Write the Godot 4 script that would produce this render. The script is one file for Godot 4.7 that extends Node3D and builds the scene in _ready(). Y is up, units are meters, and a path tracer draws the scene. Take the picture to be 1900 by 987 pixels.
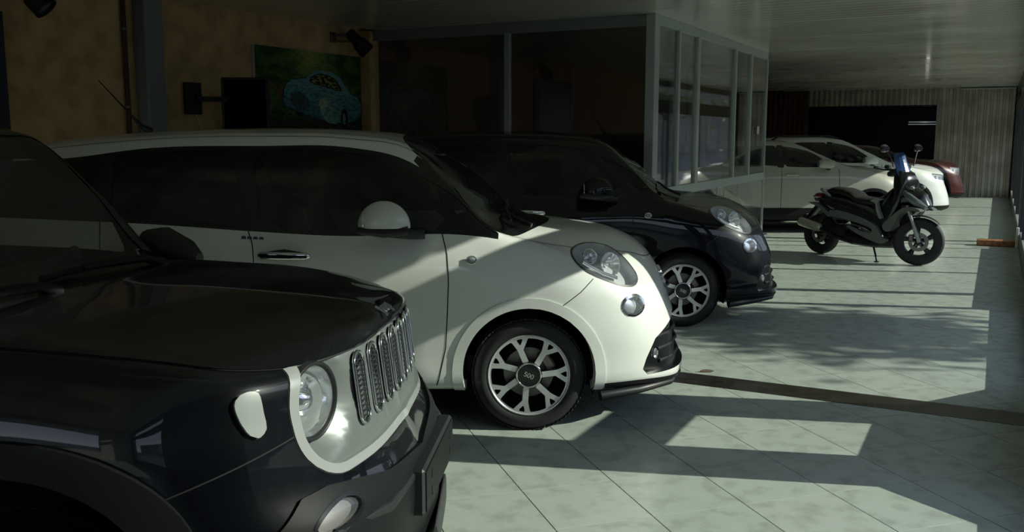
extends Node3D

# World axes: -Z runs along the shop front, +X points through it to the street. The camera looks 27.5 degrees to the left of -Z.
# "View" coordinates (x right, z towards the camera) are turned into world ones by vw().
const YAW := 27.5
const EYE := 1.64
const CEIL := 2.92
const BACK := -7.15
const SHOP := 0.35
const FAR := -28.2
const NEAR := 4.0
const TILE := 0.453

var M := {}
var taken := {}

# ---------------------------------------------------------------- triangle soup
class Soup:
	var p := PackedVector3Array()
	var n := PackedVector3Array()
	var t := PackedVector2Array()

	func tri(a: Vector3, b: Vector3, c: Vector3, na: Vector3, nb: Vector3, nc: Vector3, ta := Vector2.ZERO, tb := Vector2.ZERO, tc := Vector2.ZERO) -> void:
		p.push_back(a)
		n.push_back(na)
		t.push_back(ta)
		if (b - a).cross(c - a).dot(na + nb + nc) > 0.0:
			p.push_back(c)
			p.push_back(b)
			n.push_back(nc)
			n.push_back(nb)
			t.push_back(tc)
			t.push_back(tb)
		else:
			p.push_back(b)
			p.push_back(c)
			n.push_back(nb)
			n.push_back(nc)
			t.push_back(tb)
			t.push_back(tc)

	func quad(a: Vector3, b: Vector3, c: Vector3, d: Vector3, na: Vector3, nb: Vector3, nc: Vector3, nd: Vector3) -> void:
		tri(a, b, c, na, nb, nc)
		tri(a, c, d, na, nc, nd)

	func face(a: Vector3, b: Vector3, c: Vector3, d: Vector3, out: Vector3, ta := Vector2(0, 0), tb := Vector2(1, 0), tc := Vector2(1, 1), td := Vector2(0, 1)) -> void:
		var m := (b - a).cross(c - a)
		if m.length_squared() < 1e-16:
			m = (c - a).cross(d - a)
		m = m.normalized()
		if m.dot(out) < 0.0:
			m = -m
		tri(a, b, c, m, m, m, ta, tb, tc)
		tri(a, c, d, m, m, m, ta, tc, td)

	func add(o: Soup) -> Soup:
		p.append_array(o.p)
		n.append_array(o.n)
		t.append_array(o.t)
		return self

	func xf(x: Transform3D) -> Soup:
		var r := Soup.new()
		r.p = x * p
		r.t = t.duplicate()
		var nb := x.basis.inverse().transposed()
		r.n = Transform3D(nb, Vector3.ZERO) * n
		for i in r.n.size():
			r.n[i] = r.n[i].normalized()
		if x.basis.determinant() < 0.0:
			for i in range(0, r.p.size(), 3):
				var a := r.p[i + 1]
				r.p[i + 1] = r.p[i + 2]
				r.p[i + 2] = a
				a = r.n[i + 1]
				r.n[i + 1] = r.n[i + 2]
				r.n[i + 2] = a
				var b := r.t[i + 1]
				r.t[i + 1] = r.t[i + 2]
				r.t[i + 2] = b
		return r

	func mirror() -> Soup:
		return xf(Transform3D(Basis.from_scale(Vector3(1, 1, -1)), Vector3.ZERO))

	func both() -> Soup:
		var r := mirror()
		r.add(self)
		return r

	func offset(d: float) -> Soup:
		var r := Soup.new()
		r.n = n.duplicate()
		r.t = t.duplicate()
		r.p = p.duplicate()
		for i in p.size():
			r.p[i] = p[i] + n[i] * d
		return r

	func moved(f: Callable) -> Soup:   # f(position, normal) -> position; normals made anew from the faces, smoothed by position
		var r := Soup.new()
		r.t = t.duplicate()
		r.p.resize(p.size())
		for i in p.size():
			r.p[i] = f.call(p[i], n[i])
		r.n = n.duplicate()
		var sum := {}
		for i in range(0, p.size(), 3):
			var m := (r.p[i + 1] - r.p[i]).cross(r.p[i + 2] - r.p[i])
			if m.dot(n[i]) < 0.0:
				m = -m
			for k in 3:
				var key := Vector3i((r.p[i + k] * 4000.0).round())
				sum[key] = sum.get(key, Vector3.ZERO) + m
		for i in p.size():
			var m: Vector3 = sum[Vector3i((r.p[i] * 4000.0).round())]
			if m.length_squared() > 1e-20:
				r.n[i] = m.normalized()
		return r

	func split(f: Callable, cuts = null) -> Array:   # [where f <= 0, where f > 0]
		var neg := Soup.new()
		var pos := Soup.new()
		var cnt := p.size()
		var d := PackedFloat32Array()
		d.resize(cnt)
		for i in cnt:
			d[i] = f.call(p[i], t[i])
		for i in range(0, cnt, 3):
			var k := int(d[i] > 0.0) + int(d[i + 1] > 0.0) + int(d[i + 2] > 0.0)
			if k == 0 or k == 3:
				var to := neg if k == 0 else pos
				for j in 3:
					to.p.push_back(p[i + j])
					to.n.push_back(n[i + j])
					to.t.push_back(t[i + j])
				continue
			var lone := 0
			for j in 3:
				if (d[i + j] > 0.0) == (k == 1):
					lone = j
			var a := i + lone
			var b := i + (lone + 1) % 3
			var c := i + (lone + 2) % 3
			var s := _cross(f, a, b, d[a], d[b])
			var q := _cross(f, a, c, d[a], d[c])
			var pb := p[a].lerp(p[b], s)
			var pc := p[a].lerp(p[c], q)
			var nb := n[a].lerp(n[b], s).normalized()
			var nc := n[a].lerp(n[c], q).normalized()
			var tb := t[a].lerp(t[b], s)
			var tc := t[a].lerp(t[c], q)
			var one := pos if k == 1 else neg
			var two := neg if k == 1 else pos
			one.tri(p[a], pb, pc, n[a], nb, nc, t[a], tb, tc)
			two.tri(pb, p[b], p[c], nb, n[b], n[c], tb, t[b], t[c])
			two.tri(pb, p[c], pc, nb, n[c], nc, tb, t[c], tc)
			if cuts != null:
				cuts.append([pb, nb, pc, nc])
		return [neg, pos]

	func _cross(f: Callable, a: int, b: int, da: float, db: float) -> float:
		var lo := 0.0
		var hi := 1.0
		var s := da / (da - db)
		for i in 3:
			var v: float = f.call(p[a].lerp(p[b], s), t[a].lerp(t[b], s))
			if absf(v) < 1e-4:
				break
			if (v > 0.0) == (da > 0.0):
				lo = s
				da = v
			else:
				hi = s
				db = v
			s = clampf(lo + (hi - lo) * da / (da - db), lo, hi)
		return clampf(s, 0.001, 0.999)

	func skirt(cuts: Array, depth: float, out := Vector3.ZERO) -> Soup:   # walls from the cut line inward along the normals
		for q in cuts:
			var a: Vector3 = q[0]
			var b: Vector3 = q[2]
			var c: Vector3 = b - q[3] * depth
			var d: Vector3 = a - q[1] * depth
			if a.distance_squared_to(b) > 1e-10:
				face(a, b, c, d, out)
		return self

	func ribbon(cuts: Array, w: float, lift := 0.0012) -> Soup:
		for q in cuts:
			var a: Vector3 = q[0] + q[1] * lift
			var b: Vector3 = q[2] + q[3] * lift
			if a.distance_squared_to(b) < 1e-9:
				continue
			var along := (b - a).normalized()
			var sa: Vector3 = along.cross(q[1]).normalized() * w
			var sb: Vector3 = along.cross(q[3]).normalized() * w
			quad(a - sa, a + sa, b + sb, b - sb, q[1], q[1], q[3], q[3])
		return self

	func box(c: Vector3, size: Vector3, basis := Basis.IDENTITY, bevel := 0.0) -> Soup:
		var h := size * 0.5
		if bevel <= 0.0:
			for ax in 3:
				for sg in [-1.0, 1.0]:
					var u := Vector3.ZERO
					var v := Vector3.ZERO
					var w := Vector3.ZERO
					u[(ax + 1) % 3] = h[(ax + 1) % 3]
					v[(ax + 2) % 3] = h[(ax + 2) % 3]
					w[ax] = h[ax] * sg
					face(c + basis * (w - u - v), c + basis * (w + u - v), c + basis * (w + u + v), c + basis * (w - u + v), basis * w)
			return self
		var e := minf(bevel, minf(h.x, minf(h.y, h.z)) * 0.95)
		for ax in 3:
			for sg in [-1.0, 1.0]:
				var i1 := (ax + 1) % 3
				var i2 := (ax + 2) % 3
				var w := Vector3.ZERO
				w[ax] = h[ax] * sg
				var u := Vector3.ZERO
				var v := Vector3.ZERO
				u[i1] = h[i1] - e
				v[i2] = h[i2] - e
				face(c + basis * (w - u - v), c + basis * (w + u - v), c + basis * (w + u + v), c + basis * (w - u + v), basis * w)
				# bevel strips: shared by two faces, drawn once per ordered pair
				for s1 in [-1.0, 1.0]:
					var a1 := w
					a1[i1] = (h[i1] - e) * s1
					var b1 := Vector3.ZERO
					b1[ax] = (h[ax] - e) * sg
					b1[i1] = h[i1] * s1
					var vv := Vector3.ZERO
					vv[i2] = h[i2] - e
					face(c + basis * (a1 - vv), c + basis * (a1 + vv), c + basis * (b1 + vv), c + basis * (b1 - vv), basis * (a1 + b1))
		for sx in [-1.0, 1.0]:
			for sy in [-1.0, 1.0]:
				for sz in [-1.0, 1.0]:
					var a := Vector3(h.x * sx, (h.y - e) * sy, (h.z - e) * sz)
					var b := Vector3((h.x - e) * sx, h.y * sy, (h.z - e) * sz)
					var d := Vector3((h.x - e) * sx, (h.y - e) * sy, h.z * sz)
					face(c + basis * a, c + basis * b, c + basis * d, c + basis * d, basis * Vector3(sx, sy, sz))
		return self

	func tube(path: Array, r, sides := 8, caps := true) -> Soup:   # r: a number or one per point
		var prev := Vector3.ZERO
		var rings := []
		for i in path.size():
			var d: Vector3 = (path[mini(i + 1, path.size() - 1)] - path[maxi(i - 1, 0)]).normalized()
			if i == 0:
				prev = d.cross(Vector3(0.31, 0.9, 0.17)).normalized()
			else:
				prev = (prev - d * prev.dot(d)).normalized()
			var q := d.cross(prev)
			var rad: float = r[i] if r is Array else r
			var ring := []
			for k in sides:
				var a := TAU * k / sides
				var o := prev * cos(a) + q * sin(a)
				ring.append([path[i] + o * rad, o])
			rings.append(ring)
		for i in path.size() - 1:
			for k in sides:
				var a = rings[i][k]
				var b = rings[i][(k + 1) % sides]
				var c = rings[i + 1][(k + 1) % sides]
				var e = rings[i + 1][k]
				quad(a[0], b[0], c[0], e[0], a[1], b[1], c[1], e[1])
		if caps:
			for e in [0, path.size() - 1]:
				var d: Vector3 = (path[0] - path[1]) if e == 0 else (path[e] - path[e - 1])
				d = d.normalized()
				for k in sides:
					tri(path[e], rings[e][k][0], rings[e][(k + 1) % sides][0], d, d, d)
		return self

	func loop(path: Array, r: float, sides := 6) -> Soup:   # a closed tube
		var pts := path.duplicate()
		var cnt := pts.size()
		var mid := Vector3.ZERO
		for q in pts:
			mid += q
		mid /= cnt
		var nn: Vector3 = (pts[0] - mid).cross(pts[cnt / 4] - mid).normalized()
		var rings := []
		for i in cnt:
			var d: Vector3 = (pts[(i + 1) % cnt] - pts[(i - 1 + cnt) % cnt]).normalized()
			var o := d.cross(nn).normalized()
			var ring := []
			for k in sides:
				var a := TAU * k / sides
				var v := o * cos(a) + nn * sin(a)
				ring.append([pts[i] + v * r, v])
			rings.append(ring)
		for i in cnt:
			for k in sides:
				var a = rings[i][k]
				var b = rings[i][(k + 1) % sides]
				var c = rings[(i + 1) % cnt][(k + 1) % sides]
				var e = rings[(i + 1) % cnt][k]
				quad(a[0], b[0], c[0], e[0], a[1], b[1], c[1], e[1])
		return self

	func lathe(prof: Array, x: Transform3D, segs := 32, from := 0.0, to := TAU, smooth := true) -> Soup:   # prof: Vector2(radius, height along local y)
		var nr := []
		for i in prof.size():
			var a: Vector2 = prof[maxi(i - 1, 0)]
			var b: Vector2 = prof[mini(i + 1, prof.size() - 1)]
			var d := (b - a).normalized()
			nr.append(Vector2(d.y, -d.x))
		for i in prof.size() - 1:
			var m0: Vector2 = nr[i]
			var m1: Vector2 = nr[i + 1]
			if not smooth:
				var d: Vector2 = (prof[i + 1] - prof[i]).normalized()
				m0 = Vector2(d.y, -d.x)
				m1 = m0
			for k in segs:
				var a0 := from + (to - from) * k / segs
				var a1 := from + (to - from) * (k + 1) / segs
				var u := Vector3(cos(a0), 0, sin(a0))
				var v := Vector3(cos(a1), 0, sin(a1))
				var P: Vector2 = prof[i]
				var Q: Vector2 = prof[i + 1]
				var y := Vector3.UP
				quad(x * (u * P.x + y * P.y), x * (v * P.x + y * P.y), x * (v * Q.x + y * Q.y), x * (u * Q.x + y * Q.y), x.basis * (u * m0.x + y * m0.y), x.basis * (v * m0.x + y * m0.y), x.basis * (v * m1.x + y * m1.y), x.basis * (u * m1.x + y * m1.y))
		return self

	func ball(x: Transform3D, ru := 18, rv := 10, from := -PI / 2, to := PI / 2) -> Soup:   # unit sphere moved by x; from/to: latitude
		var nb := x.basis.inverse().transposed()
		for j in rv:
			var l0 := from + (to - from) * j / rv
			var l1 := from + (to - from) * (j + 1) / rv
			for i in ru:
				var a0 := TAU * i / ru
				var a1 := TAU * (i + 1) / ru
				var q := [Vector3(cos(l0) * cos(a0), sin(l0), cos(l0) * sin(a0)), Vector3(cos(l0) * cos(a1), sin(l0), cos(l0) * sin(a1)), Vector3(cos(l1) * cos(a1), sin(l1), cos(l1) * sin(a1)), Vector3(cos(l1) * cos(a0), sin(l1), cos(l1) * sin(a0))]
				quad(x * q[0], x * q[1], x * q[2], x * q[3], (nb * q[0]).normalized(), (nb * q[1]).normalized(), (nb * q[2]).normalized(), (nb * q[3]).normalized())
		return self

	func plate(poly: PackedVector2Array, x: Transform3D, depth: float, bevel := 0.0) -> Soup:   # polygon in local xy, from z = 0 to z = depth, bevelled at the far face
		var front := poly
		if bevel > 0.0:
			var ins := Geometry2D.offset_polygon(poly, -bevel)
			if ins.size() > 0 and ins[0].size() == poly.size():
				front = ins[0]
		var idx := Geometry2D.triangulate_polygon(poly)
		for i in range(0, idx.size(), 3):
			var b := []
			for k in 3:
				b.append(x * Vector3(poly[idx[i + k]].x, poly[idx[i + k]].y, 0))
			var m := -x.basis.z.normalized()
			tri(b[0], b[1], b[2], m, m, m)
		idx = Geometry2D.triangulate_polygon(front)
		for i in range(0, idx.size(), 3):
			var b := []
			for k in 3:
				b.append(x * Vector3(front[idx[i + k]].x, front[idx[i + k]].y, depth))
			var m := x.basis.z.normalized()
			tri(b[0], b[1], b[2], m, m, m)
		var mid := Vector2.ZERO
		for q in poly:
			mid += q
		mid /= poly.size()
		var cw := Geometry2D.is_polygon_clockwise(poly)
		var cnt := poly.size()
		for i in cnt:
			var a := poly[i]
			var b := poly[(i + 1) % cnt]
			var o2 := Vector2((b - a).y, -(b - a).x) * (-1.0 if cw else 1.0)
			var o := x.basis * Vector3(o2.x, o2.y, 0)
			var top := depth - bevel
			face(x * Vector3(a.x, a.y, 0), x * Vector3(b.x, b.y, 0), x * Vector3(b.x, b.y, top), x * Vector3(a.x, a.y, top), o)
			if bevel > 0.0 and front.size() == cnt and front != poly:
				# offset_polygon may start elsewhere: join to the nearest point
				var fa := _near(front, a)
				var fb := _near(front, b)
				face(x * Vector3(a.x, a.y, top), x * Vector3(b.x, b.y, top), x * Vector3(fb.x, fb.y, depth), x * Vector3(fa.x, fa.y, depth), o + x.basis.z)
		return self

	func _near(poly: PackedVector2Array, q: Vector2) -> Vector2:
		var best := poly[0]
		for v in poly:
			if v.distance_squared_to(q) < best.distance_squared_to(q):
				best = v
		return best

	func loft(secs: Array, segs := 20, caps := true) -> Soup:   # sections [centre, half width (z), half height (y), tilt about z, roundness], each a superellipse
		var rings := []
		for s in secs:
			var ring := []
			var c: Vector3 = s[0]
			var e: float = 2.0 / (s[4] if s.size() > 4 else 2.6)
			var tl: float = s[3] if s.size() > 3 else 0.0
			for k in segs:
				var a := TAU * k / segs
				var cz: float = signf(cos(a)) * pow(absf(cos(a)), e) * s[1]
				var cy: float = signf(sin(a)) * pow(absf(sin(a)), e) * s[2]
				ring.append(c + Vector3(-sin(tl) * cy, cos(tl) * cy, cz))
			rings.append(ring)
		var nn := []
		for i in rings.size():
			var row := []
			for k in segs:
				var du: Vector3 = rings[i][(k + 1) % segs] - rings[i][(k - 1 + segs) % segs]
				var dv: Vector3 = rings[mini(i + 1, rings.size() - 1)][k] - rings[maxi(i - 1, 0)][k]
				var m := du.cross(dv).normalized()
				if m.dot(rings[i][k] - secs[i][0]) < 0.0:
					m = -m
				row.append(m)
			nn.append(row)
		for i in rings.size() - 1:
			for k in segs:
				var k1 := (k + 1) % segs
				quad(rings[i][k], rings[i][k1], rings[i + 1][k1], rings[i + 1][k], nn[i][k], nn[i][k1], nn[i + 1][k1], nn[i + 1][k])
		if caps:
			for i in [0, rings.size() - 1]:
				var d: Vector3 = secs[0][0] - secs[1][0] if i == 0 else secs[i][0] - secs[i - 1][0]
				d = d.normalized()
				for k in segs:
					tri(secs[i][0], rings[i][k], rings[i][(k + 1) % segs], d, d, d)
		return self

	func mesh() -> ArrayMesh:
		var a := []
		a.resize(Mesh.ARRAY_MAX)
		a[Mesh.ARRAY_VERTEX] = p
		a[Mesh.ARRAY_NORMAL] = n
		a[Mesh.ARRAY_TEX_UV] = t
		var m := ArrayMesh.new()
		if p.size():
			m.add_surface_from_arrays(Mesh.PRIMITIVE_TRIANGLES, a)
		return m

# ---------------------------------------------------------------- splines and shells
func spl(P: Array, subs: Array) -> Array:   # a chord-length spline through P, subs[i] pieces in span i
	var cnt := P.size()
	var T := []
	for i in cnt:
		var a: Vector3 = P[i] - P[maxi(i - 1, 0)]
		var b: Vector3 = P[mini(i + 1, cnt - 1)] - P[i]
		var la := a.length()
		var lb := b.length()
		if la < 1e-6 and lb < 1e-6:
			T.append(Vector3.ZERO)
		elif la < 1e-6:
			T.append(b / lb)
		elif lb < 1e-6:
			T.append(a / la)
		else:
			T.append((a / la * lb + b / lb * la) / (la + lb))
	var out := []
	for i in cnt - 1:
		var L: float = (P[i + 1] - P[i]).length()
		var m0: Vector3 = T[i] * L
		var m1: Vector3 = T[i + 1] * L
		for k in subs[i]:
			var s: float = float(k) / subs[i]
			var s2 := s * s
			var s3 := s2 * s
			out.append(P[i] * (2 * s3 - 3 * s2 + 1) + m0 * (s3 - 2 * s2 + s) + P[i + 1] * (-2 * s3 + 3 * s2) + m1 * (s3 - s2))
	out.append(P[cnt - 1])
	return out

func params(subs: Array) -> PackedFloat32Array:
	var r := PackedFloat32Array()
	for i in subs.size():
		for k in subs[i]:
			r.append(i + float(k) / subs[i])
	r.append(subs.size())
	return r

func shell(rows: Array, su: Array, sv: Array, mid: Callable) -> Soup:   # rows of points; u along a row, v across rows; mid(p): a point inside, for the side the normals take
	var lines := []
	for r in rows:
		lines.append(spl(r, su))
	var nu: int = lines[0].size()
	var G := []
	for i in nu:
		var col := []
		for l in lines:
			col.append(l[i])
		G.append(spl(col, sv))
	var nv: int = G[0].size()
	var pu := params(su)
	var pv := params(sv)
	var N := []
	for i in nu:
		var row := []
		for j in nv:
			var du: Vector3 = G[mini(i + 1, nu - 1)][j] - G[maxi(i - 1, 0)][j]
			var dv: Vector3 = G[i][mini(j + 1, nv - 1)] - G[i][maxi(j - 1, 0)]
			var q: Vector3 = G[i][j]
			if absf(q.z) < 1e-4:   # on the middle plane the surface is its own mirror image
				if i == 0 or i == nu - 1:
					du = Vector3(0, 0, 1)
				elif j == nv - 1:
					dv = Vector3(0, 0, 1)
			var m := du.cross(dv).normalized()
			if m.dot(q - mid.call(q)) < 0.0:
				m = -m
			row.append(m)
		N.append(row)
	var s := Soup.new()
	for i in nu - 1:
		for j in nv - 1:
			var a := Vector2(pu[i], pv[j])
			var b := Vector2(pu[i + 1], pv[j])
			var c := Vector2(pu[i + 1], pv[j + 1])
			var d := Vector2(pu[i], pv[j + 1])
			s.tri(G[i][j], G[i + 1][j], G[i + 1][j + 1], N[i][j], N[i + 1][j], N[i + 1][j + 1], a, b, c)
			s.tri(G[i][j], G[i + 1][j + 1], G[i][j + 1], N[i][j], N[i + 1][j + 1], N[i][j + 1], a, c, d)
	return s

func curve2(P: Array, per := 5) -> PackedVector2Array:   # a closed smooth outline through P
	var out := PackedVector2Array()
	var cnt := P.size()
	for i in cnt:
		var a: Vector2 = P[(i - 1 + cnt) % cnt]
		var b: Vector2 = P[i]
		var c: Vector2 = P[(i + 1) % cnt]
		var d: Vector2 = P[(i + 2) % cnt]
		for k in per:
			out.append(b.cubic_interpolate(c, a, d, float(k) / per))
	return out

func sd_poly(q: Vector2, poly: PackedVector2Array) -> float:
	var d := 1e9
	var inside := false
	var j := poly.size() - 1
	for i in poly.size():
		var a := poly[i]
		var e := poly[j] - a
		var w := q - a
		var b := w - e * clampf(w.dot(e) / e.length_squared(), 0.0, 1.0)
		d = minf(d, b.length_squared())
		if (a.y > q.y) != (poly[j].y > q.y) and q.x < e.x * (q.y - a.y) / e.y + a.x:
			inside = not inside
		j = i
	return -sqrt(d) if inside else sqrt(d)

func at_y(poly: Array, y: float) -> float:   # x on a polyline given from high y to low y
	if y >= poly[0].y:
		return poly[0].x
	for i in poly.size() - 1:
		if y >= poly[i + 1].y:
			return lerpf(poly[i].x, poly[i + 1].x, (y - poly[i].y) / (poly[i + 1].y - poly[i].y))
	return poly[poly.size() - 1].x

func at_x(poly: Array, x: float) -> float:   # y on a polyline given from low x to high x
	if x <= poly[0].x:
		return poly[0].y
	for i in poly.size() - 1:
		if x <= poly[i + 1].x:
			return lerpf(poly[i].y, poly[i + 1].y, (x - poly[i].x) / (poly[i + 1].x - poly[i].x))
	return poly[poly.size() - 1].y

func frame(at: Vector3, z: Vector3, up := Vector3.UP) -> Transform3D:   # local z along z, local y near up
	var zz := z.normalized()
	var x := up.cross(zz).normalized()
	return Transform3D(Basis(x, zz.cross(x), zz), at)

func axle(at: Vector3, along: Vector3) -> Transform3D:   # local y along the axle
	var y := along.normalized()
	var x := y.cross(Vector3(0.2, 0.97, 0.1)).normalized()
	return Transform3D(Basis(x, y, x.cross(y)), at)

# ---------------------------------------------------------------- nodes
func vw(x: float, y: float, z: float) -> Vector3:
	return Basis(Vector3.UP, deg_to_rad(YAW)) * Vector3(x, y, z)

func numbered(called: String) -> String:
	if not taken.has(called):
		taken[called] = 0
		return called
	taken[called] += 1
	return "%s_%03d" % [called, taken[called]]

func tag(o: Node, label: String, category := "", group := "", kind := "") -> Node:
	if label:
		o.set_meta("label", label)
	if category:
		o.set_meta("category", category)
	if group:
		o.set_meta("group", group)
	if kind:
		o.set_meta("kind", kind)
	return o

func put(called: String, s: Soup, m: Material, parent: Node = null, label := "") -> MeshInstance3D:
	return put_mesh(called, s.mesh(), m, parent, label)

func put_mesh(called: String, mesh: Mesh, m: Material, parent: Node = null, label := "") -> MeshInstance3D:
	var o := MeshInstance3D.new()
	o.mesh = mesh
	o.material_override = m
	o.cast_shadow = GeometryInstance3D.SHADOW_CASTING_SETTING_ON
	if parent:
		o.name = called
		parent.add_child(o, true)
	else:
		o.name = numbered(called)
		add_child(o)
	if label:
		o.set_meta("label", label)
	return o

func put2(called: String, s: Soup, m: Material, parent: Node) -> void:   # the same part on both sides of a car
	put(called, s, m, parent)
	put(called, s.mirror(), m, parent)

func put_stuff(called: String, s: Soup, m: Material, parent: Node) -> void:
	put(called, s, m, parent).set_meta("kind", "stuff")

func thing(called: String, label: String, category: String, at := Vector3.ZERO, turn := 0.0, group := "") -> Node3D:
	var o := Node3D.new()
	o.name = numbered(called)
	add_child(o)
	o.position = at
	o.rotation.y = deg_to_rad(turn)
	tag(o, label, category, group)
	return o

func struct(called: String, s: Soup, m: Material) -> MeshInstance3D:
	var o := put(called, s, m)
	o.set_meta("kind", "structure")
	return o

# ---------------------------------------------------------------- materials
func mat(called: String, c: Color, rough := 0.6, metal := 0.0, coat := 0.0) -> StandardMaterial3D:   # c: linear base colour
	var m := StandardMaterial3D.new()
	m.resource_name = called
	m.albedo_color = c.linear_to_srgb()
	m.roughness = rough
	m.metallic = metal
	if coat > 0.0:
		m.clearcoat_enabled = true
		m.clearcoat = coat
		m.clearcoat_roughness = 0.03
	M[called] = m
	return m

func pane(called: String, c: Color, alpha: float, rough := 0.02) -> StandardMaterial3D:
	var m := mat(called, c, rough)
	m.transparency = BaseMaterial3D.TRANSPARENCY_ALPHA
	m.albedo_color.a = alpha
	return m

func noise_tex(freq: float, ramp: Array, size := 512, oct := 5, kind := FastNoiseLite.TYPE_SIMPLEX_SMOOTH, sd := 1, bump := false) -> NoiseTexture2D:
	var f := FastNoiseLite.new()
	f.noise_type = kind
	f.frequency = freq
	f.fractal_octaves = oct
	f.seed = sd
	var x := NoiseTexture2D.new()
	x.noise = f
	x.width = size
	x.height = size
	x.seamless = true
	if bump:
		x.as_normal_map = true
		x.bump_strength = 4.0
	elif ramp:
		var g := Gradient.new()
		g.offsets = PackedFloat32Array()
		g.colors = PackedColorArray()
		var offs := PackedFloat32Array()
		var cols := PackedColorArray()
		for r in ramp:
			offs.append(r[0])
			cols.append(r[1])
		g.offsets = offs
		g.colors = cols
		x.color_ramp = g
	return x

func tri_map(m: StandardMaterial3D, scale: float, world := true) -> void:
	m.uv1_triplanar = true
	m.uv1_world_triplanar = world
	m.uv1_scale = Vector3.ONE * scale

func materials() -> void:
	# floor tiles: pale grey-green marbled stoneware, three lots of slightly different tone
	var marble := noise_tex(0.01, [[0.0, Color(0.86, 0.86, 0.84)], [0.4, Color(0.945, 0.95, 0.94)], [0.52, Color(0.975, 0.98, 0.97)], [1.0, Color(1, 1, 1)]], 1024, 6, FastNoiseLite.TYPE_SIMPLEX_SMOOTH, 5)
	for k in 3:
		var m := mat("stoneware_%d" % k, [Color(0.43, 0.475, 0.425), Color(0.445, 0.485, 0.435), Color(0.42, 0.465, 0.42)][k], 0.26)
		m.albedo_texture = marble
		m.metallic_specular = 0.27
		tri_map(m, 0.55)
		m.uv1_offset = Vector3(0.31, 0.17, 0.53) * k
	mat("grout", Color(0.035, 0.04, 0.038), 0.8)
	var band := mat("dark_stone", Color(0.03, 0.028, 0.022), 0.3)
	band.albedo_texture = noise_tex(0.02, [[0.0, Color(0.5, 0.45, 0.4)], [1.0, Color(1, 1, 1)]], 256, 4, FastNoiseLite.TYPE_SIMPLEX_SMOOTH, 8)
	tri_map(band, 1.6)
	var stucco := mat("stucco", Color(0.95, 0.66, 0.33), 0.85)
	stucco.albedo_texture = noise_tex(0.008, [[0.0, Color(0.8, 0.76, 0.7)], [0.5, Color(0.93, 0.92, 0.9)], [1.0, Color(1, 1, 1)]], 512, 6, FastNoiseLite.TYPE_SIMPLEX_SMOOTH, 3)
	tri_map(stucco, 0.7)
	mat("white_plaster", Color(0.75, 0.74, 0.7), 0.8)
	mat("grey_paint", Color(0.3, 0.33, 0.33), 0.5)
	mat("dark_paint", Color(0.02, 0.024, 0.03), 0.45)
	mat("navy_panel", Color(0.012, 0.02, 0.04), 0.4)
	mat("dark_wood", Color(0.07, 0.03, 0.018), 0.5)
	var ceil_m := mat("ceiling_metal", Color(0.82, 0.79, 0.7), 0.2, 0.22)
	ceil_m.roughness_texture = noise_tex(0.01, [[0.0, Color(0.5, 0.5, 0.5)], [1.0, Color(1, 1, 1)]], 256, 4, FastNoiseLite.TYPE_SIMPLEX_SMOOTH, 21)
	tri_map(ceil_m, 0.3)
	var corr := mat("corrugated_steel", Color(0.62, 0.6, 0.53), 0.45, 0.2)
	corr.albedo_texture = noise_tex(0.01, [[0.0, Color(0.75, 0.73, 0.7)], [1.0, Color(1, 1, 1)]], 256, 4, FastNoiseLite.TYPE_SIMPLEX_SMOOTH, 9)
	tri_map(corr, 0.5)
	mat("aluminium", Color(0.5, 0.55, 0.54), 0.4, 0.25)
	mat("shop_frame", Color(0.03, 0.035, 0.04), 0.4)
	mat("sill_concrete", Color(0.2, 0.2, 0.19), 0.8)
	pane("window_glass", Color(0.5, 0.6, 0.55), 0.03)
	pane("office_glass", Color(0.02, 0.03, 0.03), 0.12)
	pane("clear_glass", Color(0.9, 0.95, 0.92), 0.04)
	var wood := mat("plank_wood", Color(0.5, 0.22, 0.08), 0.55)
	wood.albedo_texture = noise_tex(0.03, [[0.0, Color(0.6, 0.55, 0.5)], [1.0, Color(1, 1, 1)]], 256, 4, FastNoiseLite.TYPE_SIMPLEX_SMOOTH, 12)
	tri_map(wood, 2.0)
	mat("lamp_body", Color(0.02, 0.022, 0.022), 0.5)
	var lens := mat("lamp_glass", Color(0.14, 0.17, 0.17), 0.15)
	lens.metallic = 0.3
	mat("bracket_metal", Color(0.25, 0.22, 0.19), 0.4, 0.6)
	mat("black_plastic", Color(0.012, 0.013, 0.014), 0.45)
	mat("satin_black", Color(0.006, 0.007, 0.008), 0.25)
	mat("cladding", Color(0.007, 0.008, 0.008), 0.5).metallic_specular = 0.3
	mat("rubber", Color(0.016, 0.016, 0.017), 0.7)
	mat("well_black", Color(0.004, 0.004, 0.004), 0.9)
	mat("chrome", Color(0.75, 0.77, 0.78), 0.08, 1.0)
	mat("satin_silver", Color(0.17, 0.19, 0.18), 0.3, 0.3, 0.3)
	mat("bright_silver", Color(0.32, 0.34, 0.33), 0.25, 0.15, 0.5)
	mat("machined", Color(0.62, 0.63, 0.62), 0.28, 0.55)
	mat("rim_dark", Color(0.02, 0.021, 0.022), 0.35, 0.2)
	mat("steel", Color(0.2, 0.19, 0.18), 0.4, 0.8)
	mat("reflector", Color(0.8, 0.83, 0.86), 0.12, 0.9)
	mat("lamp_cavity", Color(0.5, 0.53, 0.55), 0.3, 0.2)
	mat("paint_white", Color(0.74, 0.765, 0.71), 0.35, 0.0, 0.8)
	mat("paint_black", Color(0.0015, 0.002, 0.004), 0.35, 0.0, 0.9)
	M.paint_black.metallic_specular = 0.2
	mat("paint_night", Color(0.002, 0.0025, 0.004), 0.35, 0.0, 0.9)
	M.paint_night.metallic_specular = 0.2
	mat("paint_pearl", Color(0.43, 0.43, 0.37), 0.35, 0.0, 0.8)
	mat("paint_snow", Color(0.76, 0.79, 0.77), 0.35, 0.0, 0.8)
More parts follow.
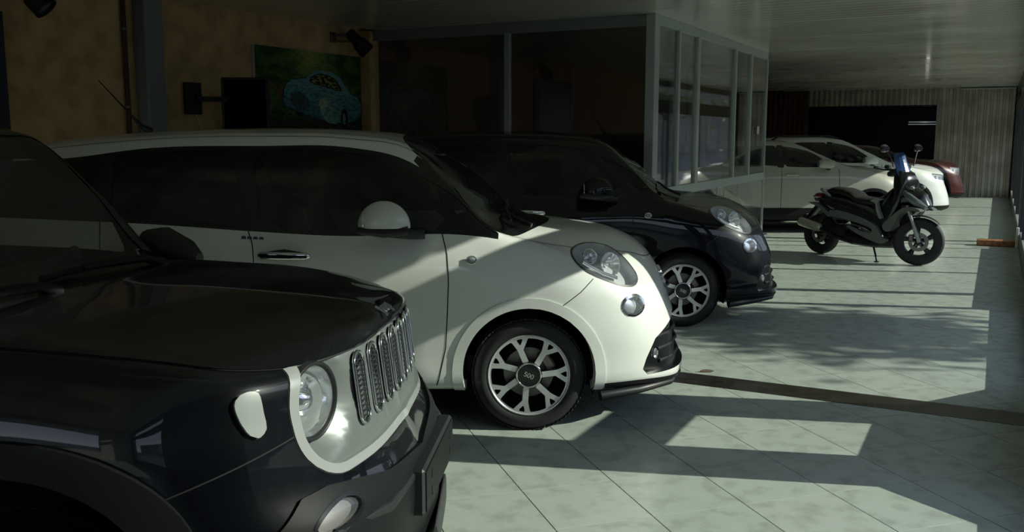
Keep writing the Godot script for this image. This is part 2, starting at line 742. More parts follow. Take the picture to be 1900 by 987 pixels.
	mat("paint_red", Color(0.065, 0.012, 0.01), 0.3, 0.2, 1.0)
	mat("seam", Color(0.006, 0.006, 0.006), 0.8)
	pane("tinted_glass", Color(0.003, 0.0035, 0.0035), 0.78)
	pane("privacy_glass", Color(0.0015, 0.0015, 0.002), 0.95)
	pane("screen_glass", Color(0.01, 0.014, 0.012), 0.25)
	pane("lens_glass", Color(0.8, 0.85, 0.9), 0.06)
	mat("cabin_dark", Color(0.012, 0.012, 0.013), 0.8)
	mat("seat_cloth", Color(0.03, 0.03, 0.032), 0.9)
	mat("marker_lens", Color(0.26, 0.28, 0.27), 0.4)
	mat("red_lens", Color(0.2, 0.005, 0.01), 0.15)
	mat("blue_screen", Color(0.03, 0.07, 0.2), 0.1)
	mat("scooter_black", Color(0.006, 0.006, 0.007), 0.22, 0.0, 0.7)
	mat("scooter_grey", Color(0.17, 0.175, 0.17), 0.4, 0.2, 0.3)
	mat("vinyl", Color(0.01, 0.01, 0.01), 0.55)
	mat("exhaust", Color(0.5, 0.48, 0.38), 0.35, 0.5)
	mat("screen_black", Color(0.003, 0.003, 0.004), 0.55).metallic_specular = 0.1
	mat("print_dark", Color(0.05, 0.06, 0.09), 0.6)
	mat("pavement", Color(0.07, 0.07, 0.07), 0.9)
	mat("facade", Color(0.15, 0.14, 0.13), 0.9)
	mat("bark", Color(0.1, 0.07, 0.05), 0.9)
	var leaf := mat("leaf", Color(0.06, 0.12, 0.03), 0.6)
	leaf.backlight_enabled = true
	leaf.backlight = Color(0.2, 0.3, 0.1)
	var tube := mat("tube_light", Color(0.8, 0.8, 0.8), 0.5)
	tube.emission_enabled = true
	tube.emission = Color(0.95, 1, 1)
	tube.emission_energy_multiplier = 0.25

# ---------------------------------------------------------------- the room
func camera_and_light() -> void:
	var cam := Camera3D.new()
	cam.name = "camera"
	add_child(cam)
	cam.position = Vector3(0, EYE, 0)
	cam.rotation = Vector3(-atan2(242.0, 1720.0), deg_to_rad(YAW), 0)
	cam.fov = rad_to_deg(2.0 * atan(493.5 / 1720.0))
	cam.near = 0.05
	cam.far = 200.0
	cam.current = true

	var env := Environment.new()
	env.background_mode = Environment.BG_SKY
	var sm := ProceduralSkyMaterial.new()
	sm.sky_top_color = Color(0.47, 0.53, 0.62)
	sm.sky_horizon_color = Color(0.68, 0.71, 0.75)
	sm.ground_bottom_color = Color(0.2, 0.2, 0.2)
	sm.ground_horizon_color = Color(0.6, 0.7, 0.82)
	sm.sky_energy_multiplier = 2.25
	sm.sun_angle_max = 20.0
	var sky := Sky.new()
	sky.sky_material = sm
	env.sky = sky
	env.tonemap_mode = Environment.TONE_MAPPER_LINEAR
	env.tonemap_exposure = 0.53
	env.sdfgi_enabled = true
	env.ssao_enabled = true
	env.ssil_enabled = true
	var we := WorldEnvironment.new()
	we.name = "environment"
	we.environment = env
	add_child(we)

	var sun := DirectionalLight3D.new()
	sun.name = "sun"
	add_child(sun)
	var down := Vector3(-0.951, -0.5, 0.309).normalized()
	sun.look_at_from_position(-down * 20.0, Vector3.ZERO, Vector3.UP)
	sun.light_color = Color(0.98, 1.0, 0.93)
	sun.light_energy = 3.6
	sun.light_angular_distance = 0.42
	sun.shadow_enabled = true
	sun.directional_shadow_max_distance = 60.0

func wall_box(s: Soup, x0: float, x1: float, y0: float, y1: float, z0: float, z1: float, bevel := 0.0) -> Soup:
	return s.box(Vector3((x0 + x1) / 2, (y0 + y1) / 2, (z0 + z1) / 2), Vector3(absf(x1 - x0), absf(y1 - y0), absf(z1 - z0)), Basis.IDENTITY, bevel)

func sees(q: Vector3) -> bool:
	var d := Basis(Vector3.UP, deg_to_rad(-YAW)) * (q - Vector3(0, EYE, 0))
	var a := atan2(242.0, 1720.0)
	var y := d.y * cos(a) - d.z * sin(a)
	var z := d.y * sin(a) + d.z * cos(a)
	if z > -0.3:
		return false
	return absf(d.x / z) * 1720.0 < 1000.0 and absf(y / z) * 1720.0 < 540.0

func build_floor() -> void:
	var base := Soup.new()
	wall_box(base, BACK - 0.3, SHOP + 0.05, -0.12, -0.004, FAR - 0.3, NEAR + 0.3)
	var fl := struct("floor", base, M.grout)
	# square tiles laid diagonally
	var tile := Soup.new().box(Vector3(0, -0.006, 0), Vector3(TILE - 0.004, 0.012, TILE - 0.004), Basis.IDENTITY, 0.0008).mesh()
	var o := vw(0.909, 0, -4.408)
	var b := vw(cos(deg_to_rad(17.6)), 0, -sin(deg_to_rad(17.6)))
	var a := vw(sin(deg_to_rad(17.6)), 0, cos(deg_to_rad(17.6)))
	var turn := Basis(b, Vector3.UP, a)
	var spots := []
	for i in range(-70, 50):
		for j in range(-60, 60):
			var c := o + (b * (i + 0.5) + a * (j + 0.5)) * TILE
			if c.x < BACK - 0.3 or c.x > SHOP + 0.2 or c.z < FAR - 0.3 or c.z > NEAR + 0.3:
				continue
			spots.append([c.length() if sees(c) else 100.0 + c.length(), c, posmod(i * 7 + j * 13 + i * j, 3)])
	spots.sort_custom(func(p, q): return p[0] < q[0])
	var rest := [Soup.new(), Soup.new(), Soup.new()]
	for k in spots.size():
		var sp: Array = spots[k]
		if k < 290:
			var t := put_mesh("tile", tile, M["stoneware_%d" % sp[2]], fl)
			t.transform = Transform3D(turn, sp[1])
		else:
			rest[sp[2]].box(sp[1] + Vector3(0, -0.006, 0), Vector3(TILE - 0.005, 0.012, TILE - 0.005), turn)
	for k in 3:
		put("tile_field", rest[k], M["stoneware_%d" % k], fl).set_meta("kind", "stuff")
	# dark stone strip across the floor, of separate slabs
	for k in 9:
		var s := Soup.new()
		wall_box(s, SHOP - 0.02 - k * 0.9, SHOP - 0.02 - k * 0.9 - 0.898, -0.02, 0.002, -6.155, -5.875)
		put("floor_strip", s, M.dark_stone, fl)

func build_shell() -> void:
	# back wall (stucco), wall behind the camera, ceiling, far wall
	struct("wall_back", wall_box(Soup.new(), BACK - 0.3, BACK, -0.1, CEIL + 0.4, FAR - 0.3, NEAR + 0.3), M.stucco)
	var wn := Soup.new()
	wall_box(wn, BACK - 0.3, SHOP + 0.3, -0.1, 0.5, NEAR, NEAR + 0.2)
	wall_box(wn, BACK - 0.3, SHOP + 0.3, 2.7, CEIL + 0.4, NEAR, NEAR + 0.2)
	for q in [[BACK - 0.3, -6.8], [-4.3, -4.0], [-1.5, SHOP + 0.3]]:
		wall_box(wn, q[0], q[1], 0.5, 2.7, NEAR, NEAR + 0.2)
	struct("wall_near", wn, M.white_plaster)
	var wi := 0
	for q in [[-6.8, -4.3], [-4.0, -1.5]]:
		wi += 1
		var wd := struct("window_%d" % wi, wall_box(wall_box(wall_box(wall_box(Soup.new(), q[0], q[0] + 0.07, 0.5, 2.7, NEAR + 0.06, NEAR + 0.12), q[1] - 0.07, q[1], 0.5, 2.7, NEAR + 0.06, NEAR + 0.12), q[0], q[1], 0.5, 0.57, NEAR + 0.06, NEAR + 0.12), q[0], q[1], 2.63, 2.7, NEAR + 0.06, NEAR + 0.12), M.aluminium)
		put("pane", wall_box(Soup.new(), q[0] + 0.07, q[1] - 0.07, 0.57, 2.63, NEAR + 0.088, NEAR + 0.092), M.window_glass, wd)
	struct("pavement_near", wall_box(Soup.new(), -40.0, SHOP + 0.1, -0.3, -0.02, NEAR + 0.3, 40.0), M.pavement)
	# ceiling: long metal slats, each with a rounded lower face and a groove between
	var c := Soup.new()
	var turn := Basis(Vector3.UP, deg_to_rad(-4.0))
	wall_box(c, BACK - 0.6, SHOP + 0.3, CEIL + 0.03, CEIL + 0.3, FAR - 0.5, NEAR + 0.3)
	var k := -30
	while k * 0.2 > FAR - 2.0 - NEAR:
		k -= 1
	for i in range(k, 34):
		var zc := i * 0.2
		var pf := [Vector2(-0.0985, 0.03), Vector2(-0.0975, 0.0015), Vector2(-0.095, 0.0), Vector2(0.095, 0.0), Vector2(0.0975, 0.0015), Vector2(0.0985, 0.03)]
		if posmod(i, 9) == 0:   # every ninth joint stands open
			pf = [Vector2(-0.08, 0.03), Vector2(-0.079, 0.002), Vector2(-0.076, 0.0), Vector2(0.095, 0.0), Vector2(0.0975, 0.0015), Vector2(0.0985, 0.03)]
		for q in 5:
			var A: Vector2 = pf[q]
			var B: Vector2 = pf[q + 1]
			var x0 := BACK - 0.4
			var x1 := SHOP + 0.25
			c.face(turn * Vector3(x0, CEIL + A.y, zc + A.x), turn * Vector3(x1, CEIL + A.y, zc + A.x), turn * Vector3(x1, CEIL + B.y, zc + B.x), turn * Vector3(x0, CEIL + B.y, zc + B.x), Vector3(0, -1, A.x + B.x))
	struct("ceiling", c, M.ceiling_metal)
	# far wall: corrugated sheets with a wide dark opening
	var fw := struct("wall_far", wall_box(Soup.new(), -5.0, BACK - 0.2, -0.1, CEIL + 0.3, FAR - 0.3, FAR - 0.06), M.dark_wood)
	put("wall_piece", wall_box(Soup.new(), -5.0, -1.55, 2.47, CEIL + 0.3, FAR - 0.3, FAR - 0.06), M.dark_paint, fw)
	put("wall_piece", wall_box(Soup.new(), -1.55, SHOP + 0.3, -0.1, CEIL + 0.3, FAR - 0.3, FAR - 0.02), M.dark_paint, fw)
	for q in [[-7.15, -5.0, 0.0, CEIL, -0.05, M.dark_wood], [-5.0, -1.55, 2.47, CEIL, -0.05, M.corrugated_steel], [-1.5, -1.0, 0.0, CEIL, 0.04, M.corrugated_steel], [-1.0, -0.4, 0.0, 2.86, 0.04, M.corrugated_steel], [-0.4, 0.33, 0.0, 2.86, 0.04, M.corrugated_steel]]:
		var s := Soup.new()
		var n := int(round((q[1] - q[0]) / 0.145))
		var w: float = (q[1] - q[0]) / n
		for i in n:
			var x: float = q[0] + i * w
			var zb: float = FAR + q[4]
			var pr := [Vector2(0, 0), Vector2(0.3 * w, 0), Vector2(0.4 * w, 0.06), Vector2(0.9 * w, 0.06), Vector2(w, 0)]
			for j in 4:
				var A: Vector2 = pr[j]
				var B: Vector2 = pr[j + 1]
				s.face(Vector3(x + A.x, q[2], zb + A.y), Vector3(x + B.x, q[2], zb + B.y), Vector3(x + B.x, q[3], zb + B.y), Vector3(x + A.x, q[3], zb + A.y), Vector3(A.y - B.y, 0, 0.01))
		put("corrugated_sheet", s, q[5], fw)
	put("trim_strip", wall_box(Soup.new(), -1.56, -1.5, 0.0, CEIL, FAR - 0.05, FAR + 0.1, 0.008), M.grey_paint, fw)
	put("trim_strip", wall_box(Soup.new(), -1.0, 0.33, 2.86, 2.9, FAR, FAR + 0.13, 0.005), M.aluminium, fw)
	put("trim_strip", wall_box(Soup.new(), -5.0, -1.55, 2.44, 2.47, FAR - 0.1, FAR + 0.02, 0.005), M.dark_paint, fw)
	# dark store room behind the opening
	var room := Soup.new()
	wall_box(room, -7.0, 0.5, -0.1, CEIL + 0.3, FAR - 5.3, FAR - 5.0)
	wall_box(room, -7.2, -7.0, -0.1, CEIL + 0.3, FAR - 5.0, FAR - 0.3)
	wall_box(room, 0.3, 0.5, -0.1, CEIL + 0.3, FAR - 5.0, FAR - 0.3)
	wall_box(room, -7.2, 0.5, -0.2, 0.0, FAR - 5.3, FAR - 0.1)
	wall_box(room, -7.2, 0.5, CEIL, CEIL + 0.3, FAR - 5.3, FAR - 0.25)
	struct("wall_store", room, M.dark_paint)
	var tl := thing("tube_lamp", "twin fluorescent tube lamp glowing in the dark room behind the far opening", "lamp", Vector3(-2.05, 2.05, FAR - 3.0))
	put("tube", Soup.new().tube([Vector3(-0.45, 0.0, 0), Vector3(0.45, 0.0, 0)], 0.013), M.tube_light, tl)
	put("tube", Soup.new().tube([Vector3(-0.45, -0.07, 0.1), Vector3(0.45, -0.07, 0.1)], 0.013), M.tube_light, tl)
	put("housing", Soup.new().box(Vector3(0, 0.05, 0.03), Vector3(1.0, 0.05, 0.2), Basis.IDENTITY, 0.01).box(Vector3(-0.4, 0.46, 0.03), Vector3(0.02, 0.8, 0.02)).box(Vector3(0.4, 0.46, 0.03), Vector3(0.02, 0.8, 0.02)), M.dark_paint, tl)
	var ol := OmniLight3D.new()
	ol.name = "tube_glow"
	tl.add_child(ol)
	ol.position = Vector3(0, -0.12, 0.05)
	ol.light_energy = 0.02
	ol.light_size = 0.05
	ol.omni_range = 12.0
	ol.omni_attenuation = 2.0
	ol.shadow_enabled = true

# the shop front: X from SHOP outwards. Bays between mullions, low sills, a beam at 2.16-2.47 and a fanlight strip above it.
func build_front() -> void:
	var x0 := SHOP
	var x1 := SHOP + 0.06
	var wf := Soup.new()
	wall_box(wf, x0, x0 + 0.2, 2.78, CEIL + 0.4, FAR - 0.3, NEAR + 0.3)           # lintel
	wall_box(wf, x0, x0 + 0.2, -0.1, CEIL + 0.4, NEAR - 0.4, NEAR + 0.3)                # blind wall beside the camera
	wall_box(wf, x0, x0 + 0.2, -0.1, CEIL + 0.4, FAR - 0.3, FAR + 0.25)
	var w := struct("wall_front", wf, M.shop_frame)
	wall_box(wf, x0, x0 + 0.2, -0.1, CEIL + 0.4, -1.55, 1.05)
	w.mesh = wf.mesh()
	put("beam", wall_box(Soup.new(), x0, x1, 2.16, 2.47, FAR, NEAR - 0.4, 0.006), M.shop_frame, w)
	# sills [z from, z to, height]
	for q in [[NEAR - 0.4, -1.5, 0.3], [-1.5, -4.77, 0.174], [-4.77, -5.21, 0.174], [-5.21, -5.83, 0.473], [-5.83, -9.9, 0.174], [-9.9, -15.3, 0.255], [-15.3, -16.4, 0.2], [-16.4, FAR, 0.215]]:
		put("sill", wall_box(Soup.new(), x0, x0 + 0.1, -0.1, q[2], q[0], q[1], 0.004), M.sill_concrete, w)
	# posts [z from, z to, top]
	for q in [[-4.77, -5.21, 2.2], [-5.83, -6.255, CEIL], [-9.9, -10.0, 2.2], [-10.77, -10.92, CEIL], [-12.5, -12.57, 2.2], [-14.08, -14.14, 2.2], [-15.27, -15.32, 2.2], [-15.83, -15.9, 2.2], [-16.28, -16.44, CEIL], [-19.28, -19.38, 2.2], [-21.52, -21.6, 2.2], [-24.1, -24.2, 2.2], [-27.6, -27.75, 2.2], [-1.5, -1.6, CEIL], [1.0, 1.1, CEIL]]:
		put("post", wall_box(Soup.new(), x0, x1, 0.0, q[2], q[0], q[1], 0.004), M.shop_frame, w)
	put("transom", wall_box(Soup.new(), x0, x1, 0.99, 1.215, -5.21, -5.83, 0.004), M.shop_frame, w)
	# sloping corner plates beside the two wide posts
	for q in [[-4.8, -4.755, -4.34], [-6.25, -6.365, -6.76]]:
		var g := PackedVector2Array([Vector2(q[0], 0.17), Vector2(q[2], 0.17), Vector2(q[1], 0.4 if q[0] > -5.0 else 0.347), Vector2(q[0], 0.405)])
		put("corner_plate", Soup.new().plate(g, Transform3D(Basis(Vector3(0, 0, 1), Vector3(0, 1, 0), Vector3(-1, 0, 0)), Vector3(x0 + 0.03, 0, 0)), 0.02), M.shop_frame, w)
	# glass
	var bays := [[NEAR - 0.4, 1.1], [-1.6, -4.77], [-6.255, -9.9], [-10.0, -10.77], [-10.92, -12.5], [-12.57, -14.08], [-14.14, -15.27], [-15.9, -16.28], [-16.44, -19.28], [-19.38, -21.52], [-21.6, -24.1], [-24.2, -27.6], [-5.21, -5.83]]
	for q in bays:
		put("pane", wall_box(Soup.new(), x0 + 0.028, x0 + 0.032, 0.17, 2.16, q[0], q[1]), M.window_glass, w)
	for q in [[NEAR - 0.4, 1.05], [-1.6, -6.0], [-6.0, -10.8], [-10.9, -16.3], [-16.4, -22.0], [-22.0, FAR]]:
		put("pane", wall_box(Soup.new(), x0 + 0.028, x0 + 0.032, 2.47, 2.78, q[0], q[1]), M.window_glass, w)

func build_outside() -> void:
	struct("pavement", wall_box(Soup.new(), SHOP + 0.1, 40.0, -0.3, -0.02, -170.0, 40.0), M.pavement)
	# a plain row of houses across the street
	var fc := struct("wall_street", wall_box(Soup.new(), 19.0, 24.0, -0.1, 6.6, -170.0, 40.0), M.facade)
	for i in 36:
		var z := -130.0 + i * 4.6
		put("window_frame", wall_box(Soup.new(), 18.94, 19.02, 3.6, 5.2, z, z + 1.5, 0.02), M.grey_paint, fc)
		put("window_pane", wall_box(Soup.new(), 18.9, 18.95, 3.7, 5.1, z + 0.1, z + 1.4), M.screen_black, fc)
		put("shop_opening", wall_box(Soup.new(), 18.94, 19.02, 0.0, 2.7, z - 0.6, z + 2.4, 0.02), M.dark_paint, fc)
	var rng := RandomNumberGenerator.new()
	rng.seed = 7
	var mm_leaf := Soup.new()
	mm_leaf.tri(Vector3(-0.04, 0, 0), Vector3(0.04, 0, 0.01), Vector3(0, 0.11, 0), Vector3(0, 0, 1), Vector3(0, 0, 1), Vector3(0, 0, 1))
	mm_leaf.tri(Vector3(-0.04, 0, 0), Vector3(0.04, 0, 0.01), Vector3(0, -0.05, 0.01), Vector3(0, 0, 1), Vector3(0, 0, 1), Vector3(0, 0, 1))
	var lm := mm_leaf.mesh()
	var spec := [[9.0, -11.55, 1.0, 5.3, 0.8, 1100], [10.5, -11.3, 0.5, 6.0, 0.7, 260], [4.6, -34.0, 0.5, 3.6, 1.5, 2500], [4.5, -46.0, 0.5, 4.5, 2.4, 3500]]
	for k in spec.size():
		var q: Array = spec[k]
		var t := thing("street_tree", ["young street tree outside the large pane in front of the dark strip", "thinner street tree next to the young tree outside", "street tree beyond the far corner of the shop front", "tall street tree furthest along the pavement outside"][k], "tree", Vector3(q[0], -0.02, q[1]))
		var tr := [Vector3(0, 0, 0), Vector3(0.03, q[3] * 0.4, 0.02), Vector3(-0.02, q[3] * 0.75, 0), Vector3(0.02, q[3] + q[4] * 0.4, 0)]
		put("trunk", Soup.new().tube(tr, [0.06, 0.05, 0.04, 0.02], 8), M.bark, t)
		var br := Soup.new()
		for i in 9:
			var a := TAU * i / 9.0 + rng.randf() * 0.4
			var h: float = q[3] * (0.6 + 0.35 * rng.randf())
			br.tube([Vector3(0, h, 0), Vector3(cos(a), 0.7, sin(a)) * q[4] * 0.5 + Vector3(0, h, 0), Vector3(cos(a), 0.8, sin(a)) * q[4] * 0.85 + Vector3(0, h, 0)], [0.025, 0.015, 0.006], 5)
		put_stuff("branches", br, M.bark, t)
		var mm := MultiMesh.new()
		mm.transform_format = MultiMesh.TRANSFORM_3D
		mm.mesh = lm
		mm.instance_count = q[5]
		for i in q[5]:
			var v: Vector3 = Vector3(rng.randfn(), rng.randfn() * 0.75, rng.randfn()) * q[4] * 0.5
			var bs := Basis.from_euler(Vector3(rng.randf() * TAU, rng.randf() * TAU, rng.randf() * TAU)).scaled(Vector3.ONE * (1.0 + rng.randf()))
			mm.set_instance_transform(i, Transform3D(bs, Vector3(0, q[3] + 0.1, 0) + v))
		var mi := MultiMeshInstance3D.new()
		mi.name = "foliage"
		mi.multimesh = mm
		mi.material_override = M.leaf
		mi.set_meta("kind", "stuff")
		t.add_child(mi, true)

# ---------------------------------------------------------------- the glazed office
func build_office() -> void:
	var F := -3.3   # plane of the long face
	var z0 := -9.65
	var z1 := -15.1
	var o := thing("office_booth", "glazed office booth with pale aluminium frames and sliding panes behind the black car", "office booth")
	var al = M.aluminium
	# long face: rails, posts, panes
	put("top_rail", wall_box(Soup.new(), F - 0.06, F, 2.82, CEIL, z1, z0, 0.004), al, o)
	put("bottom_rail", wall_box(Soup.new(), F - 0.06, F, 0.95, 1.06, z1, z0, 0.004), al, o)
	put("corner_post", wall_box(Soup.new(), F - 0.1, F + 0.005, 0.0, CEIL, z0 - 0.12, z0 + 0.04, 0.006), al, o)
	for q in [[-10.5, 0.07], [-11.28, 0.11], [-13.1, 0.07], [-14.02, 0.08]]:
		put("mullion", wall_box(Soup.new(), F - 0.05, F + 0.005, 1.04, 2.84, q[0] - q[1] / 2, q[0] + q[1] / 2, 0.004), al, o)
	put("slim_post", wall_box(Soup.new(), F - 0.03, F, 0.0, CEIL, z1 - 0.015, z1 + 0.025, 0.003), al, o)
	put("slim_post", wall_box(Soup.new(), F - 0.03, F, 0.0, 0.96, -12.36, -12.31, 0.003), al, o)
	for q in [[z0, -10.5], [-10.5, -11.28], [-11.28, -13.1], [-13.1, -14.02], [-14.02, z1]]:
		put("pane", wall_box(Soup.new(), F - 0.03, F - 0.024, 1.04, 2.84, q[1], q[0]), M.office_glass, o)
	for q in [[z0, -10.5], [-10.5, -11.28], [-11.28, -13.1], [-13.1, -14.02], [-14.02, z1]]:
		put("inner_pane", wall_box(Soup.new(), F - 0.046, F - 0.042, 1.06, 2.82, q[1], q[0]), M.office_glass, o)
	for q in [[z0, -12.33], [-12.33, z1]]:
		put("lower_pane", wall_box(Soup.new(), F - 0.018, F - 0.012, 0.02, 0.96, q[1], q[0]), M.clear_glass, o)
	# inner sliding leaf, slightly open
	put("sliding_leaf", wall_box(wall_box(wall_box(Soup.new(), F - 0.1, F - 0.07, 1.08, 2.8, -11.22, -11.1, 0.003), F - 0.1, F - 0.07, 1.06, 1.12, -11.1, -10.55), F - 0.1, F - 0.07, 2.74, 2.8, -11.1, -10.55), M.grey_paint, o)
	put("window_latch", wall_box(wall_box(Soup.new(), F, F + 0.012, 1.66, 1.78, -14.56, -14.46, 0.003), F + 0.012, F + 0.02, 1.7, 1.74, -14.53, -14.49), M.white_plaster, o)
	# face towards the camera, back to the wall
	put("top_rail", wall_box(Soup.new(), BACK + 0.15, F - 0.1, 2.8, CEIL, z0 - 0.06, z0, 0.004), M.grey_paint, o)
	put("mullion", wall_box(Soup.new(), -5.13, -5.06, 0.0, 2.82, z0 - 0.06, z0, 0.004), al, o)
	put("bottom_rail", wall_box(Soup.new(), BACK + 0.15, F - 0.1, 0.0, 0.1, z0 - 0.06, z0, 0.004), al, o)
	for q in [[BACK + 0.15, -5.1], [-5.1, F - 0.08]]:
		put("pane", wall_box(Soup.new(), q[0], q[1], 0.08, 2.82, z0 - 0.034, z0 - 0.028), M.office_glass, o)
		put("inner_pane", wall_box(Soup.new(), q[0], q[1], 0.08, 2.82, z0 - 0.05, z0 - 0.046), M.office_glass, o)
	# dark panelling inside
	struct("ceiling_office", wall_box(Soup.new(), BACK, F - 0.12, 2.84, CEIL - 0.004, z1 + 0.1, z0 - 0.1), M.dark_paint)
	struct("wall_office", wall_box(wall_box(Soup.new(), BACK, BACK + 0.04, 0.0, CEIL, -16.0, z0 - 0.3), BACK, -5.2, 0.0, CEIL, -16.2, -16.0), M.dark_wood)
	# pilaster in the corner
	struct("column_booth", wall_box(Soup.new(), BACK, BACK + 0.18, 0.0, CEIL, z0 - 0.12, z0 + 0.06, 0.01), M.stucco)

# ---------------------------------------------------------------- things on the back wall
func build_wall_things() -> void:
	struct("column_back", wall_box(Soup.new(), BACK, BACK + 0.16, 0.0, CEIL, -6.38, -6.16, 0.01), M.grey_paint)
	var pp := thing("drain_pipe", "thin dark pipe running up the back wall beside the grey column", "pipe", Vector3(BACK, 0, -6.04))
	put("pipe", Soup.new().tube([Vector3(0.03, 0, 0), Vector3(0.03, CEIL, 0)], 0.022, 10), M.dark_wood, pp)
	for h in [0.8, 1.9, 2.6]:
		put("clip", Soup.new().lathe([Vector2(0.027, -0.01), Vector2(0.027, 0.01)], Transform3D(Basis.IDENTITY, Vector3(0.03, h, 0)), 12), M.bracket_metal, pp)
	struct("door_1", wall_box(wall_box(Soup.new(), BACK, BACK + 0.05, 0.0, 2.62, -4.86, -3.3, 0.006), BACK + 0.05, BACK + 0.065, 0.12, 2.5, -4.74, -3.42, 0.004), M.navy_panel)
	# painting: a silver-blue vintage coupe on a country road (a plain one of no make)
	var pt := thing("painting", "large unframed painting of a silver-blue vintage coupe against green and orange", "painting", Vector3(BACK, 0, 0))
	var pm := mat("canvas_print", Color(0.95, 0.97, 0.95), 0.7)
	pm.albedo_texture = ImageTexture.create_from_image(coupe_picture())
	var cv := Soup.new()
	wall_box(cv, 0.0, 0.035, 1.36, 2.61, -9.58, -7.7, 0.003)
	put("canvas", cv, M.white_plaster, pt)
	var fr := Soup.new()
	fr.face(Vector3(0.0365, 1.365, -7.705), Vector3(0.0365, 1.365, -9.575), Vector3(0.0365, 2.605, -9.575), Vector3(0.0365, 2.605, -7.705), Vector3(1, 0, 0), Vector2(0, 1), Vector2(1, 1), Vector2(1, 0), Vector2(0, 0))
	put("picture", fr, pm, pt)
	# television on a swing bracket
	var tv := thing("television", "black flat television on a swing bracket in front of the painting", "television", Vector3(BACK + 0.003, 0, -6.82))
	put("wall_plate", wall_box(Soup.new(), 0.0, 0.05, 1.85, 2.16, -0.1, 0.1, 0.006), M.black_plastic, tv)
	put("arm", Soup.new().box(Vector3(0.12, 2.0, -0.1), Vector3(0.2, 0.05, 0.04), Basis(Vector3.UP, 0.9), 0.005).box(Vector3(0.19, 2.0, -0.22), Vector3(0.16, 0.05, 0.04), Basis(Vector3.UP, 1.2), 0.005), M.black_plastic, tv)
	var tb := Basis(Vector3.UP, deg_to_rad(-58.0))
	put("case", Soup.new().box(Vector3(0.36, 1.93, -0.38), Vector3(0.05, 0.58, 0.47), tb, 0.012), M.black_plastic, tv)
	put("screen", Soup.new().box(Vector3(0.36, 1.93, -0.38) + tb * Vector3(0.026, 0.01, 0), Vector3(0.004, 0.52, 0.42), tb), M.screen_black, tv)
	put("cable", Soup.new().tube([Vector3(0.03, 1.86, -0.02), Vector3(0.09, 1.6, -0.09), Vector3(0.12, 1.4, -0.12), Vector3(0.02, 1.1, -0.05)], 0.008, 6), M.white_plaster, tv)
	# spotlights
	for q in [[-4.95, "black spotlight on the back wall above the large sunlit patch"], [-9.22, "black spotlight on a bracket over the right end of the painting"]]:
		var sp := thing("wall_spotlight", q[1], "spotlight", Vector3(BACK, 2.8, q[0]), 0.0, "wall spotlights")
		put("wall_plate", Soup.new().box(Vector3(0.012, 0, 0.14), Vector3(0.024, 0.12, 0.1), Basis.IDENTITY, 0.004), M.bracket_metal, sp)
		put("bracket", Soup.new().tube([Vector3(0.02, 0.02, 0.14), Vector3(0.14, 0.03, 0.12), Vector3(0.2, 0.0, 0.05)], 0.016, 8).tube([Vector3(0.02, -0.04, 0.14), Vector3(0.13, -0.05, 0.1), Vector3(0.2, -0.04, 0.04)], 0.012, 8), M.bracket_metal, sp)
		var d := Vector3(0.5, -0.62, -0.32).normalized()
		var c := Vector3(0.24, -0.02, 0.0)
		put("body", Soup.new().lathe([Vector2(0.0, -0.12), Vector2(0.05, -0.12), Vector2(0.062, -0.1), Vector2(0.066, 0.02), Vector2(0.09, 0.06), Vector2(0.098, 0.2), Vector2(0.09, 0.2), Vector2(0.085, 0.17)], axle(c, d), 24), M.lamp_body, sp)
		put("front_glass", Soup.new().lathe([Vector2(0.0, 0.185), Vector2(0.06, 0.183), Vector2(0.088, 0.175)], axle(c, d), 24), M.lamp_glass, sp)
		var fins := Soup.new()
		for i in 4:
			fins.lathe([Vector2(0.066, -0.085 + i * 0.026), Vector2(0.074, -0.083 + i * 0.026), Vector2(0.074, -0.075 + i * 0.026), Vector2(0.066, -0.073 + i * 0.026)], axle(c, d), 20)
		put("cooling_fins", fins, M.lamp_body, sp)

